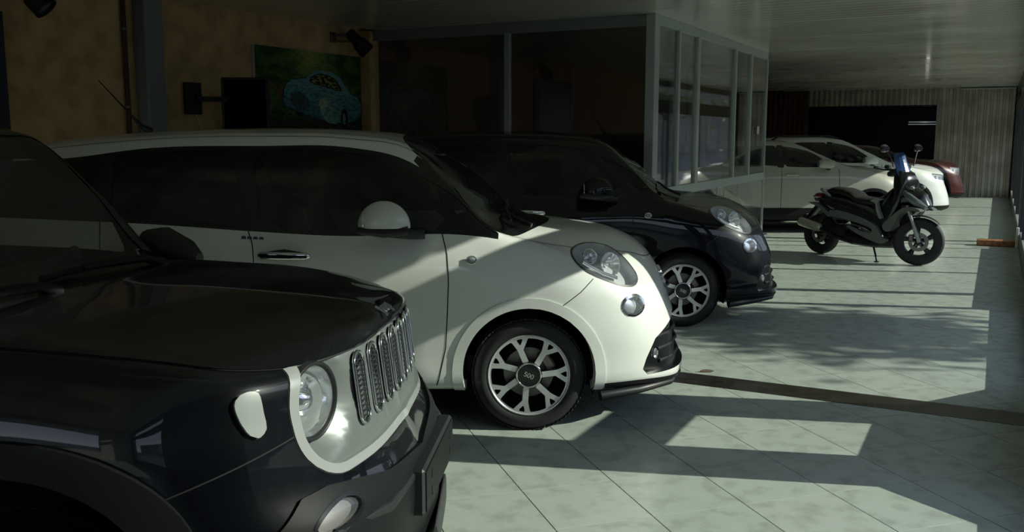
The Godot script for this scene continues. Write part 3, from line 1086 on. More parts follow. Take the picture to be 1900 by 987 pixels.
func coupe_picture() -> Image:
	var W := 576
	var H := 384
	var im := Image.create(W, H, false, Image.FORMAT_RGB8)
	var n1 := FastNoiseLite.new()
	n1.seed = 4
	n1.frequency = 0.012
	n1.fractal_octaves = 5
	var n2 := FastNoiseLite.new()
	n2.seed = 9
	n2.frequency = 0.05
	n2.fractal_octaves = 3
	var body := curve2([Vector2(0.27, 0.62), Vector2(0.29, 0.47), Vector2(0.36, 0.4), Vector2(0.48, 0.38), Vector2(0.62, 0.41), Vector2(0.78, 0.5), Vector2(0.92, 0.57), Vector2(0.96, 0.72), Vector2(0.9, 0.86), Vector2(0.72, 0.9), Vector2(0.5, 0.83), Vector2(0.36, 0.76), Vector2(0.28, 0.7)], 6)
	var cab := curve2([Vector2(0.46, 0.42), Vector2(0.52, 0.31), Vector2(0.62, 0.28), Vector2(0.74, 0.33), Vector2(0.8, 0.44), Vector2(0.84, 0.55), Vector2(0.7, 0.52), Vector2(0.56, 0.46)], 6)
	var glass := curve2([Vector2(0.5, 0.42), Vector2(0.54, 0.34), Vector2(0.62, 0.33), Vector2(0.71, 0.38), Vector2(0.76, 0.5), Vector2(0.64, 0.47)], 6)
	var fender := curve2([Vector2(0.57, 0.7), Vector2(0.62, 0.56), Vector2(0.7, 0.53), Vector2(0.76, 0.62), Vector2(0.77, 0.86), Vector2(0.68, 0.9), Vector2(0.61, 0.85)], 6)
	for y in H:
		for x in W:
			var u := (x + n2.get_noise_2d(x, y) * 2.5) / W
			var v := (y + n2.get_noise_2d(x + 300, y) * 2.5) / H
			var a := n1.get_noise_2d(x, y * 1.7)
			var b := n2.get_noise_2d(x * 0.6 + 90, y * 1.6)
			var c := Color(0.35, 0.5, 0.2).lerp(Color(0.12, 0.3, 0.12), clampf(0.5 + a * 1.6, 0, 1))
			c = c.lerp(Color(0.85, 0.85, 0.45), clampf((0.28 - absf(u - 0.5)) * 3.0, 0, 1) * clampf((0.42 - v) * 3.0, 0, 1))
			c = c.lerp(Color(0.75, 0.4, 0.15), clampf(0.75 - absf(v - 0.36 - u * 0.12) * 7.0, 0, 1) * clampf(0.6 + a * 2.0, 0, 1))
			if v > 0.62 + 0.1 * a:
				c = Color(0.28, 0.25, 0.16).lerp(Color(0.12, 0.16, 0.12), clampf(0.5 + b * 1.5, 0, 1))
			v = (v - 0.167) / 0.8 + 0.28
			u = (u - 0.6) * 0.88 + 0.6
			var p := Vector2(u, v)
			if u > 0.25 and v > 0.26:
				var d := sd_poly(p, body)
				if d < 0.0:
					c = Color(0.5, 0.75, 0.8).lerp(Color(0.25, 0.5, 0.58), clampf((v - 0.42) * 2.2 + b * 0.7, 0, 1))
					if d > -0.008:
						c = Color(0.1, 0.2, 0.25)
				if sd_poly(p, cab) < 0.0:
					c = Color(0.42, 0.66, 0.74).lerp(Color(0.7, 0.88, 0.9), clampf(0.4 + b, 0, 1))
				var g := sd_poly(p, glass)
				if g < 0.0:
					c = Color(0.75, 0.72, 0.35).lerp(Color(0.08, 0.12, 0.14), clampf(0.5 + b * 3.0, 0, 1))
				if absf(g) < 0.007:
					c = Color(0.08, 0.15, 0.2)
				var f := sd_poly(p, fender)
				if f < 0.0:
					c = Color(0.6, 0.82, 0.82).lerp(Color(0.35, 0.6, 0.62), clampf((u - 0.6) * 5.0 + b * 0.6, 0, 1))
				# oval grille with bars, lamps, tyres
				var q := Vector2((u - 0.405) / 0.075, (v - 0.645 - (u - 0.4) * 0.45) / 0.1)
				if q.length() < 1.0:
					c = Color(0.08, 0.13, 0.15) if fmod(u * 70.0, 1.0) < 0.6 else Color(0.5, 0.7, 0.72)
				if Vector2((u - 0.6) / 0.035, (v - 0.67) / 0.055).length() < 1.0:
					c = Color(0.85, 0.92, 0.8)
				if Vector2((u - 0.79) / 0.032, (v - 0.84) / 0.13).length() < 1.0:
					c = Color(0.06, 0.07, 0.09)
				if Vector2((u - 0.785) / 0.014, (v - 0.84) / 0.07).length() < 1.0:
					c = Color(0.5, 0.65, 0.65)
				if absf(u - 0.4) < 0.035 and absf(v - 0.79 - (u - 0.4) * 0.4) < 0.022:
					c = Color(0.1, 0.12, 0.14)
			c = c.lerp(c.darkened(0.35), clampf(b * 0.8, 0, 1)).lerp(c.lightened(0.25), clampf(-b * 0.6, 0, 1))
			im.set_pixel(x, y, c)
	return im

func build_small_things() -> void:
	struct("trim_1", wall_box(Soup.new(), 0.31, SHOP, 0.0, 0.3, -15.5, -15.43, 0.005), M.white_plaster)
	var pl := thing("wooden_plank", "orange-brown wooden plank lying on the floor by the shop front behind the scooter", "plank")
	var lf := thing("fallen_leaf", "small dry brown leaf lying on the floor beside the dark stone strip", "leaf", Vector3(-1.71, 0.001, -6.24), 30.0)
	put("blade", Soup.new().plate(curve2([Vector2(-0.05, 0), Vector2(-0.02, 0.018), Vector2(0.02, 0.016), Vector2(0.05, 0.0), Vector2(0.02, -0.017), Vector2(-0.02, -0.015)], 3), Transform3D(Basis(Vector3.RIGHT, Vector3(0, 0.35, -0.94), Vector3(0, 0.94, 0.35)), Vector3(0, 0.007, 0)), 0.0015), M.bark, lf)
	put("stalk", Soup.new().tube([Vector3(-0.05, 0.004, 0), Vector3(-0.085, 0.002, 0.008)], 0.0015, 5), M.dark_wood, lf)
	put("board", Soup.new().box(Vector3(0.07, 0.045, -15.62), Vector3(0.54, 0.09, 0.22), Basis.IDENTITY, 0.01), M.plank_wood, pl)

# ---------------------------------------------------------------- wheels (local: centre at the origin, outer face towards +z)
func seg_d(q: Vector2, a: Vector2, b: Vector2) -> float:
	var e := b - a
	return (q - a - e * clampf((q - a).dot(e) / e.length_squared(), 0.0, 1.0)).length()

func rim_face(spokes: int, rin: float, rout: float, twist: float, fork: float, wid: float) -> Array:   # [bright face, dark walls]
	var face := Soup.new()
	var na := 26
	var nr := 18
	var sec := TAU / spokes
	var zf := func(r: float) -> float: return -0.008 - 0.022 * clampf((rout * 0.75 - r) / (rout * 0.75), 0.0, 1.0)
	for i in nr:
		for k in na:
			var q := []
			for c in [[0, 0], [0, 1], [1, 1], [1, 0]]:
				var r: float = 0.03 + (rout - 0.03) * (i + c[0]) / nr
				var a: float = sec * (float(k + c[1]) / na - 0.5)
				q.append(Vector3(cos(a) * r, sin(a) * r, zf.call(r)))
			var up := Vector3(0, 0, 1)
			face.quad(q[0], q[1], q[2], q[3], up, up, up, up)
	var f := func(p: Vector3, _t: Vector2) -> float:
		var q := Vector2(p.x, p.y)
		var r := q.length()
		var d := maxf(rin - r, r - rout)
		d = minf(maxf(r - rin, 0.0), maxf(rout - 0.012 - r, -0.01))
		d = minf(r - rin, rout - 0.011 - r)
		var best := d
		for s in [-1, 0, 1]:
			var a: float = sec * s
			var h := Vector2.from_angle(a) * rin * 0.9
			var k := Vector2.from_angle(a + twist * 0.45) * (rin + (rout - rin) * 0.5)
			var e1 := Vector2.from_angle(a + twist) * rout
			var e2 := Vector2.from_angle(a + twist - fork) * rout
			best = minf(best, seg_d(q, h, k) - wid)
			best = minf(best, seg_d(q, k, e1) - wid * 0.85)
			best = minf(best, seg_d(q, k, e2) - wid * 0.75)
		return best
	var cuts := []
	var part: Array = face.split(f, cuts)
	var one: Soup = part[0]
	var wall := Soup.new()
	for q in cuts:
		var a: Vector3 = q[0]
		var b: Vector3 = q[2]
		var dz := Vector3(0, 0, -0.04)
		var m := (b - a).cross(dz).normalized()
		if a.distance_squared_to(b) > 1e-10:
			wall.quad(a, b, b + dz, a + dz, m, m, m, m)
	var bright := Soup.new()
	var dark := Soup.new()
	for s in spokes:
		var x := Transform3D(Basis(Vector3(0, 0, 1), sec * s), Vector3.ZERO)
		bright.add(one.xf(x))
		dark.add(wall.xf(x))
	return [bright, dark]

func make_wheel(called: String, parent: Node3D, at: Vector3, side: float, meshes: Dictionary, steer := 0.0) -> Node3D:
	var w := Node3D.new()
	w.name = called
	parent.add_child(w, true)
	w.position = at
	w.basis = Basis(Vector3.UP, (0.0 if side > 0 else PI) + steer)
	for key in meshes:
		put_mesh(key, meshes[key][0], meshes[key][1], w)
	return w

func wheel_meshes(rt: float, rr: float, half: float, spokes: int, twist: float, fork: float, wid: float, lettering := "") -> Dictionary:
	var ax := Transform3D(Basis(Vector3(1, 0, 0), Vector3(0, 0, 1), Vector3(0, -1, 0)), Vector3.ZERO)   # lathe axis along z
	var tyre := Soup.new().lathe([Vector2(rr - 0.01, -2.0 * half + 0.01), Vector2(rr + 0.01, -2.0 * half), Vector2(rt - 0.035, -2.0 * half - 0.008), Vector2(rt - 0.008, -2.0 * half + 0.02), Vector2(rt, -2.0 * half + 0.045), Vector2(rt, -0.045), Vector2(rt - 0.008, -0.02), Vector2(rt - 0.035, 0.004), Vector2(rt - 0.06, 0.006), Vector2(rr + 0.012, 0.0), Vector2(rr + 0.002, -0.006)], ax, 64)
	var tread := Soup.new()
	for i in 72:
		var a := TAU * i / 72.0
		for z in [-half * 0.35, -half * 1.65]:
			tread.box(Vector3(cos(a), sin(a), 0) * (rt - 0.001) + Vector3(0, 0, z), Vector3(0.005, rt * TAU / 72.0 * 0.72, half * 0.5), Basis(Vector3(0, 0, 1), a) * Basis(Vector3(1, 0, 0), 0.3 if z > -half else -0.3))
	tyre.add(tread)
	var rf := rim_face(spokes, 0.072 if rr > 0.2 else 0.05, rr - 0.006, twist, fork, wid)
	var rim := Soup.new().lathe([Vector2(rr - 0.012, -0.012), Vector2(rr - 0.004, 0.0), Vector2(rr + 0.003, -0.004), Vector2(rr + 0.002, -0.014)], ax, 64)
	var barrel := Soup.new().lathe([Vector2(rr - 0.01, -0.012), Vector2(rr - 0.02, -0.05), Vector2(rr - 0.03, -2.0 * half + 0.02), Vector2(0.05, -2.0 * half + 0.02)], ax, 48)
	barrel.add(rf[1])
	var disc := Soup.new().lathe([Vector2(0.06, -0.085), Vector2(0.14, -0.085), Vector2(0.145, -0.09), Vector2(0.145, -0.105)], ax, 40)
	var cal := Soup.new().box(Vector3(0.1, 0.07, -0.08), Vector3(0.06, 0.12, 0.04), Basis(Vector3(0, 0, 1), 0.6), 0.01)
	var cap := Soup.new().lathe([Vector2(0.078, -0.03), Vector2(0.076, -0.006), Vector2(0.066, -0.001), Vector2(0.063, -0.006)], ax, 32)
	var hub := Soup.new().lathe([Vector2(0.064, -0.007), Vector2(0.045, -0.005), Vector2(0.0, -0.003)], ax, 24)
	var d := {"tyre": [tyre.mesh(), M.rubber], "rim_face": [rf[0].add(rim).mesh(), M.machined], "rim_barrel": [barrel.mesh(), M.rim_dark], "brake_disc": [disc.mesh(), M.steel], "brake_caliper": [cal.mesh(), M.bracket_metal], "hub_ring": [cap.mesh(), M.chrome], "hub_cap": [hub.mesh(), M.satin_black]}
	if lettering:
		d["cap_lettering"] = [text_soup(lettering, 0.026, 0.003, Transform3D(Basis(Vector3(0, 0, 1), -0.42), Vector3(0, 0, -0.004)), "Droid Sans", false).mesh(), M.chrome]
	return d

func text_soup(what: String, height: float, depth: float, x: Transform3D, font := "Droid Sans", bold := true) -> Soup:   # centred, in local xy, towards +z
	var f := SystemFont.new()
	f.font_names = PackedStringArray([font])
	f.font_weight = 700 if bold else 400
	var tm := TextMesh.new()
	tm.font = f
	tm.text = what
	tm.font_size = 64
	tm.pixel_size = height / 46.0
	tm.depth = depth
	tm.curve_step = 2.0
	var s := Soup.new()
	var arr := tm.get_mesh_arrays()
	var v: PackedVector3Array = arr[Mesh.ARRAY_VERTEX]
	var nn: PackedVector3Array = arr[Mesh.ARRAY_NORMAL]
	var ix: PackedInt32Array = arr[Mesh.ARRAY_INDEX]
	for i in range(0, ix.size(), 3):
		s.tri(v[ix[i]], v[ix[i + 1]], v[ix[i + 2]], nn[ix[i]], nn[ix[i + 1]], nn[ix[i + 2]])
	return s.xf(x)

func seat(parent: Node, at: Vector3, called := "seat") -> void:
	var s := Soup.new()
	s.loft([[at + Vector3(-0.1, 0.0, 0), 0.24, 0.07, 0.0, 3.0], [at + Vector3(0.2, 0.03, 0), 0.25, 0.08, 0.0, 3.0], [at + Vector3(0.38, 0.03, 0), 0.23, 0.05, 0.0, 3.0]], 14)
	s.loft([[at + Vector3(-0.1, 0.05, 0), 0.24, 0.07, 1.3, 3.0], [at + Vector3(-0.22, 0.35, 0), 0.25, 0.06, 1.25, 3.0], [at + Vector3(-0.3, 0.6, 0), 0.2, 0.05, 1.25, 3.0]], 14)
	s.loft([[at + Vector3(-0.3, 0.64, 0), 0.12, 0.045, 1.3, 3.0], [at + Vector3(-0.34, 0.74, 0), 0.13, 0.05, 1.3, 3.0], [at + Vector3(-0.355, 0.82, 0), 0.11, 0.03, 1.3, 3.0]], 14)
	s.tube([at + Vector3(-0.31, 0.56, 0.06), at + Vector3(-0.32, 0.68, 0.06)], 0.008, 6)
	s.tube([at + Vector3(-0.31, 0.56, -0.06), at + Vector3(-0.32, 0.68, -0.06)], 0.008, 6)
	put(called, s, M.seat_cloth, parent)

func steering(parent: Node, at: Vector3) -> void:
	var ring := []
	var b := Basis(Vector3(0, 0, 1), 0.45)
	for i in 28:
		var a := TAU * i / 28.0
		ring.append(at + b * Vector3(0, cos(a), sin(a)) * 0.185)
	var s := Soup.new().loop(ring, 0.016, 8)
	s.box(at + b * Vector3(0.02, 0, 0), Vector3(0.05, 0.13, 0.16), b, 0.02)
	s.box(at + b * Vector3(0.01, 0, 0), Vector3(0.02, 0.04, 0.34), b, 0.008)
	s.tube([at, at + b * Vector3(0.35, 0, 0)], 0.03, 10)
	put("steering_wheel", s, M.cabin_dark, parent)

func interior(parent: Node, xs: float, yb: float, hw: float, left: bool) -> void:   # xs: foot of the windscreen, yb: belt height
	var d := Soup.new()
	d.loft([[Vector3(xs - 0.02, yb - 0.12, 0), hw - 0.1, 0.1, 0.0, 4.0], [Vector3(xs - 0.3, yb - 0.07, 0), hw - 0.08, 0.13, 0.0, 3.5], [Vector3(xs - 0.5, yb - 0.14, 0), hw - 0.08, 0.13, 0.0, 3.0], [Vector3(xs - 0.56, yb - 0.25, 0), hw - 0.1, 0.1, 0.0, 3.0]], 20)
	put("dashboard", d, M.cabin_dark, parent)
	put("cabin_floor", Soup.new().box(Vector3(xs - 1.5, 0.35, 0), Vector3(2.6, 0.1, hw * 1.8)), M.cabin_dark, parent)
	for z in [0.37, -0.37]:
		seat(parent, Vector3(xs - 1.1, 0.68, z))
		seat(parent, Vector3(xs - 1.95, 0.68, z), "rear_seat")
	steering(parent, Vector3(xs - 0.42, yb - 0.06, -0.37 if left else 0.37))

func grid_row(front: Array, xm: Array, y: Array, z: Array, rear: Array) -> Array:
	var r := []
	for q in front:
		r.append(q)
	for i in xm.size():
		r.append(Vector3(xm[i], y[i], z[i]))
	for q in rear:
		r.append(q)
	return r

func fill(v: float, cnt: int) -> Array:
	var r := []
	r.resize(cnt)
	r.fill(v)
	return r

# ---------------------------------------------------------------- the tall family car (seen white, then black). Local: front axle at the origin, nose +x, right side +z
func tall_rows() -> Array:
	var xm := [0.0, -0.17, -0.45, -0.72, -1.0, -1.5, -2.1, -2.612]
	var V := func(a: float, b: float, c: float) -> Vector3: return Vector3(a, b, c)
	var r := []
	r.append(grid_row([V.call(0.86, 0.17, 0.0), V.call(0.84, 0.17, 0.32), V.call(0.74, 0.2, 0.55), V.call(0.55, 0.21, 0.7), V.call(0.33, 0.22, 0.78)], xm, fill(0.22, 8), fill(0.78, 8), [V.call(-3.0, 0.26, 0.74), V.call(-3.15, 0.28, 0.58), V.call(-3.2, 0.28, 0.33), V.call(-3.21, 0.28, 0.0)]))
	r.append(grid_row([V.call(0.95, 0.22, 0.0), V.call(0.93, 0.22, 0.33), V.call(0.835, 0.245, 0.62), V.call(0.61, 0.26, 0.79), V.call(0.36, 0.255, 0.865)], xm, fill(0.25, 8), fill(0.865, 8), [V.call(-3.03, 0.28, 0.82), V.call(-3.2, 0.3, 0.65), V.call(-3.26, 0.3, 0.34), V.call(-3.27, 0.3, 0.0)]))
	r.append(grid_row([V.call(0.945, 0.43, 0.0), V.call(0.925, 0.43, 0.33), V.call(0.84, 0.43, 0.61), V.call(0.63, 0.43, 0.795), V.call(0.36, 0.44, 0.875)], xm, [0.45, 0.45, 0.43, 0.42, 0.41, 0.42, 0.43, 0.45], [0.885, 0.882, 0.875, 0.875, 0.875, 0.875, 0.88, 0.885], [V.call(-3.04, 0.45, 0.845), V.call(-3.25, 0.45, 0.67), V.call(-3.315, 0.45, 0.35), V.call(-3.325, 0.45, 0.0)]))
	r.append(grid_row([V.call(0.905, 0.6, 0.0), V.call(0.885, 0.6, 0.31), V.call(0.805, 0.61, 0.57), V.call(0.6, 0.64, 0.775), V.call(0.33, 0.67, 0.87)], xm, [0.7, 0.7, 0.68, 0.67, 0.66, 0.66, 0.68, 0.72], [0.888, 0.885, 0.878, 0.878, 0.88, 0.88, 0.885, 0.888], [V.call(-3.03, 0.72, 0.84), V.call(-3.24, 0.72, 0.66), V.call(-3.31, 0.7, 0.34), V.call(-3.32, 0.7, 0.0)]))
	r.append(grid_row([V.call(0.848, 0.745, 0.0), V.call(0.83, 0.75, 0.28), V.call(0.745, 0.765, 0.535), V.call(0.545, 0.8, 0.745), V.call(0.28, 0.86, 0.845)], xm, [0.91, 0.925, 0.945, 0.95, 0.95, 0.96, 0.98, 1.0], [0.868, 0.87, 0.875, 0.878, 0.88, 0.88, 0.878, 0.868], [V.call(-3.0, 1.0, 0.8), V.call(-3.2, 0.98, 0.62), V.call(-3.27, 0.96, 0.33), V.call(-3.28, 0.95, 0.0)]))
	r.append(grid_row([V.call(0.79, 0.885, 0.0), V.call(0.765, 0.89, 0.26), V.call(0.67, 0.905, 0.48), V.call(0.47, 0.925, 0.68), V.call(0.24, 0.97, 0.785)], xm, [1.035, 1.075, 1.105, 1.1, 1.095, 1.12, 1.16, 1.18], [0.805, 0.81, 0.822, 0.826, 0.83, 0.83, 0.815, 0.79], [V.call(-3.0, 1.19, 0.72), V.call(-3.15, 1.18, 0.57), V.call(-3.21, 1.16, 0.33), V.call(-3.23, 1.15, 0.0)]))
	# top of the side glass, then outer and inner edge of the roof rail; in front they run along the bonnet edge
	r.append(grid_row([V.call(0.72, 0.965, 0.0), V.call(0.69, 0.97, 0.24), V.call(0.59, 0.975, 0.44), V.call(0.385, 0.985, 0.62), V.call(0.16, 1.015, 0.735)], xm, [1.06, 1.105, 1.36, 1.52, 1.575, 1.583, 1.572, 1.512], [0.765, 0.775, 0.725, 0.69, 0.682, 0.68, 0.675, 0.66], [V.call(-2.86, 1.5, 0.6), V.call(-2.98, 1.49, 0.48), V.call(-3.04, 1.48, 0.3), V.call(-3.06, 1.48, 0.0)]))
	var xt := [-0.06, -0.2, -0.47, -0.68, -1.0, -1.5, -2.08, -2.55]
	r.append(grid_row([V.call(0.64, 1.02, 0.0), V.call(0.605, 1.02, 0.23), V.call(0.5, 1.02, 0.42), V.call(0.3, 1.025, 0.58), V.call(0.1, 1.04, 0.69)], xt, [1.075, 1.12, 1.4, 1.565, 1.618, 1.632, 1.618, 1.58], [0.72, 0.735, 0.685, 0.65, 0.64, 0.635, 0.63, 0.615], [V.call(-2.84, 1.55, 0.57), V.call(-2.98, 1.54, 0.46), V.call(-3.05, 1.54, 0.29), V.call(-3.075, 1.54, 0.0)]))
	var xu := [-0.06, -0.18, -0.44, -0.71, -1.0, -1.5, -2.07, -2.5]
	r.append(grid_row([V.call(0.56, 1.055, 0.0), V.call(0.52, 1.055, 0.2), V.call(0.42, 1.06, 0.35), V.call(0.25, 1.07, 0.47), V.call(0.08, 1.09, 0.52)], xu, [1.12, 1.16, 1.42, 1.6, 1.648, 1.662, 1.652, 1.625], [0.52, 0.53, 0.5, 0.48, 0.47, 0.46, 0.46, 0.45], [V.call(-2.82, 1.59, 0.43), V.call(-2.96, 1.575, 0.36), V.call(-3.04, 1.57, 0.25), V.call(-3.075, 1.565, 0.0)]))
	var xc := [0.03, -0.04, -0.35, -0.76, -1.0, -1.5, -2.07, -2.5]
	r.append(grid_row([V.call(0.5, 1.075, 0.0), V.call(0.43, 1.09, 0.0), V.call(0.32, 1.108, 0.0), V.call(0.2, 1.12, 0.0), V.call(0.1, 1.127, 0.0)], xc, [1.135, 1.17, 1.43, 1.645, 1.668, 1.685, 1.675, 1.65], fill(0.0, 8), [V.call(-2.8, 1.62, 0.0), V.call(-2.94, 1.6, 0.0), V.call(-3.03, 1.585, 0.0), V.call(-3.07, 1.58, 0.0)]))
	return r

func lamp_insides(car: Node, c: Vector3, d: Vector3, r: float, called := "headlamp_bowl") -> void:
	var s := Soup.new().lathe([Vector2(0.008, -0.05), Vector2(r * 0.45, -0.045), Vector2(r * 0.8, -0.02), Vector2(r, 0.01), Vector2(r + 0.006, 0.012), Vector2(r + 0.006, 0.0)], axle(c, d), 24)
	s.ball(Transform3D(Basis.from_scale(Vector3.ONE * 0.014), c - d * 0.03), 10, 6)
	put(called, s, M.reflector, car)

func tall_car(called: String, label: String, at: Vector3, turn: float, paint: Material, wm: Dictionary) -> Node3D:
	var car := thing(called, label, "car", at, turn)
	var su := [4, 5, 5, 5, 6, 4, 5, 5, 5, 6, 7, 7, 6, 4, 4, 3]
	var sv := [2, 4, 5, 5, 5, 6, 3, 4, 7]
	var s := shell(tall_rows(), su, sv, func(p: Vector3) -> Vector3: return Vector3(clampf(p.x, -2.6, 0.1), 0.75, 0.0))
	var got: Array
	var cuts := []
	# wheel arches
	for ax in [0.0, -2.612]:
		var f := func(p: Vector3, _t: Vector2) -> float: return Vector2(p.x - ax, p.y - 0.335).length() - 0.368 if p.z > 0.4 and p.y < 0.9 else 1.0
		cuts = []
		got = s.split(f, cuts)
		s = got[1]
		var lip := Soup.new().skirt(cuts, 0.05)
		var fl := func(p: Vector3, _t: Vector2) -> float: return Vector2(p.x - ax, p.y - 0.335).length() - 0.425 if p.z > 0.4 and p.y < 0.9 else 1.0
		cuts = []
		got = s.split(fl, cuts)
		s = got[1]
		var fla: Soup = got[0].offset(0.007)
		for q in cuts:
			fla.face(q[0], q[2], q[2] + q[3] * 0.007, q[0] + q[1] * 0.007, q[1])
		fla.add(lip)
		put("wheel_arch", fla, paint, car)
		put("wheel_arch", fla.mirror(), paint, car)
		var well := Soup.new().lathe([Vector2(0.1, 0.35), Vector2(0.37, 0.35), Vector2(0.385, 0.83)], Transform3D(Basis(Vector3(1, 0, 0), Vector3(0, 0, 1), Vector3(0, -1, 0)), Vector3(ax, 0.335, 0)), 28)
		well = well.split(func(p: Vector3, _t: Vector2) -> float: return 0.2 - p.y)[0]
		put2("wheel_well", well, M.well_black, car)
	# headlamp
	var hl := curve2([Vector2(0.24, 1.0), Vector2(0.32, 1.025), Vector2(0.44, 1.01), Vector2(0.53, 0.96), Vector2(0.6, 0.88), Vector2(0.62, 0.83), Vector2(0.59, 0.8), Vector2(0.52, 0.81), Vector2(0.43, 0.845), Vector2(0.33, 0.89), Vector2(0.26, 0.945)], 4)
	var fh := func(p: Vector3, t: Vector2) -> float: return sd_poly(Vector2(p.x, p.y), hl) if p.x > 0.15 and p.y > 0.74 and p.z > 0.36 and t.y < 7.5 else 0.5
	cuts = []
	got = s.split(fh, cuts)
	s = got[1]
	var lens: Soup = got[0]
	put("headlamp_lens", lens.offset(0.003), M.lens_glass, car)
	put("headlamp_lens", lens.offset(0.003).mirror(), M.lens_glass, car)
	var cav: Soup = lens.offset(-0.06).skirt(cuts, 0.06)
	put2("headlamp_cavity", cav, M.lamp_cavity, car)
	put2("headlamp_rim", Soup.new().ribbon(cuts, 0.006, 0.003), M.rim_dark, car)
	for side in [1.0, -1.0]:
		lamp_insides(car, Vector3(0.46, 0.915, 0.655 * side), Vector3(0.6, 0.25, 0.75 * side).normalized(), 0.066)
		lamp_insides(car, Vector3(0.34, 0.965, 0.7 * side), Vector3(0.45, 0.35, 0.8 * side).normalized(), 0.04)
		put("headlamp_bar", Soup.new().tube([Vector3(0.3, 0.94, 0.745 * side), Vector3(0.42, 0.87, 0.715 * side), Vector3(0.5, 0.84, 0.685 * side)], 0.012, 8), M.chrome, car)
	# round lamp below
	var ff := func(p: Vector3, _t: Vector2) -> float: return (Vector2((p.x - 0.585) / 0.064, (p.y - 0.697) / 0.053).length() - 1.0) * 0.055 if p.z > 0.4 and p.x > 0.4 else 0.5
	cuts = []
	got = s.split(ff, cuts)
	s = got[1]
	put2("round_lamp_lens", got[0].offset(0.006), M.lens_glass, car)
	put2("round_lamp_bowl", got[0].offset(-0.03).skirt(cuts, 0.03), M.reflector, car)
	put2("round_lamp_ring", Soup.new().ribbon(cuts, 0.009, 0.005), M.chrome, car)
	# dark intake at the corner and across the nose
	var xb := [Vector2(0.87, 0.6), Vector2(0.72, 0.5), Vector2(0.665, 0.4), Vector2(0.64, 0.33), Vector2(0.66, 0.295)]
	var fg := func(p: Vector3, _t: Vector2) -> float: return maxf(maxf(at_y(xb, p.y) - p.x, p.y - 0.6), 0.3 + 0.02 * (p.x - 0.6) - p.y) if p.x > 0.4 else 0.5
	cuts = []
	got = s.split(fg, cuts)
	s = got[1]
	var grl: Soup = got[0].offset(-0.035).skirt(cuts, 0.035)
	put("lower_grille", grl.both(), M.satin_black, car)
	for k in 3:
		var gb := []
		for q in [[0.925, 0.0], [0.9, 0.35], [0.83, 0.55], [0.74, 0.68]]:
			gb.append(Vector3(q[0] + 0.01 - 0.012 * k, 0.36 + 0.07 * k, q[1]))
		put("grille_bar", Soup.new().tube(gb, 0.012, 6).both(), M.black_plastic, car)
	var fog := Soup.new().lathe([Vector2(0.0, 0.02), Vector2(0.035, 0.018), Vector2(0.045, 0.0), Vector2(0.055, 0.004), Vector2(0.06, -0.03)], axle(Vector3(0.73, 0.4, 0.66), Vector3(0.85, 0, 0.5)), 20)
	put2("fog_lamp", fog, M.reflector, car)
	# black lip under the bumper and sills
	got = s.split(func(p: Vector3, t: Vector2) -> float: return t.y - 1.12)
	var lipped: Array = got[0].split(func(p: Vector3, _t: Vector2) -> float: return 0.3 - p.x)
	put("lower_lip", lipped[0].offset(0.004).both(), M.black_plastic, car)
	put("splitter", Soup.new().tube([Vector3(0.945, 0.215, 0.0), Vector3(0.925, 0.215, 0.34), Vector3(0.83, 0.22, 0.61), Vector3(0.62, 0.215, 0.77), Vector3(0.4, 0.195, 0.83)], [0.016, 0.016, 0.018, 0.024, 0.03], 10).both(), M.black_plastic, car)
	var sil: Array = lipped[1].split(func(p: Vector3, _t: Vector2) -> float: return -2.6 - p.x)
	put2("sill", sil[0], paint, car)
	put("rear_lip", sil[1].both(), M.black_plastic, car)
	s = got[1]
	# rows 5 to 6 hold the side glass, black pillars between 6 and 7 at the windscreen
	got = s.split(func(p: Vector3, t: Vector2) -> float: return maxf(maxf(5.0 - t.y, t.y - 6.0), maxf(6.0 - t.x, t.x - 13.9)))
	s = got[1]
	var dlo: Soup = got[0]
	# panes: small front one between the two screen pillars, front door, rear door, tail quarter
	var fr := func(p: Vector3) -> float: return -0.36 - (p.y - 1.1) * 1.15     # second, slimmer pillar
	var panes := [
		["quarter_pane", func(p: Vector3, t: Vector2) -> float: return maxf(maxf(fr.call(p) + 0.05 - p.x, t.x - 8.9), maxf(5.12 - t.y, t.y - 5.86)), M.tinted_glass],
		["front_pane", func(p: Vector3, t: Vector2) -> float: return maxf(maxf(p.x - fr.call(p) + 0.0, -1.46 + (1.14 - p.y) * 0.18 - p.x), maxf(5.06 - t.y, t.y - 5.93)), M.tinted_glass],
		["rear_pane", func(p: Vector3, t: Vector2) -> float: return maxf(maxf(p.x + 1.56 - (1.14 - p.y) * 0.18, -2.3 - p.x), maxf(5.06 - t.y, t.y - 5.93)), M.privacy_glass],
		["tail_pane", func(p: Vector3, t: Vector2) -> float: return maxf(maxf(p.x + 2.36, -2.85 - p.x), maxf(5.1 - t.y, t.y - 5.88)), M.privacy_glass],
	]
	for q in panes:
		cuts = []
		got = dlo.split(q[1], cuts)
		dlo = got[1].skirt(cuts, 0.006)
		var gl: Soup = got[0].offset(-0.004)
		put(q[0], gl, q[2], car)
		put(q[0], gl.mirror(), q[2], car)
	put2("window_pillars", dlo, M.satin_black, car)
	# windscreen and its pillars
	got = s.split(func(p: Vector3, t: Vector2) -> float: return maxf(maxf(6.0 - t.y, t.y - 7.0), maxf(6.0 - t.x, t.x - 7.75)))
	put2("screen_pillar", got[0], M.satin_black, car)
	s = got[1]
	var top := func(p: Vector3) -> float: return -0.765 + 0.1 * pow(p.z / 0.65, 2.0)
	var foot := func(p: Vector3) -> float: return -0.01 - 0.19 * pow(p.z / 0.74, 2.0)
	cuts = []
	got = s.split(func(p: Vector3, t: Vector2) -> float: return maxf(7.0 - t.y, maxf(top.call(p) - p.x, p.x - foot.call(p))) if p.x < 0.3 else 0.5, cuts)
	s = got[1]
	put("windscreen", got[0].offset(-0.003).both(), M.screen_glass, car)
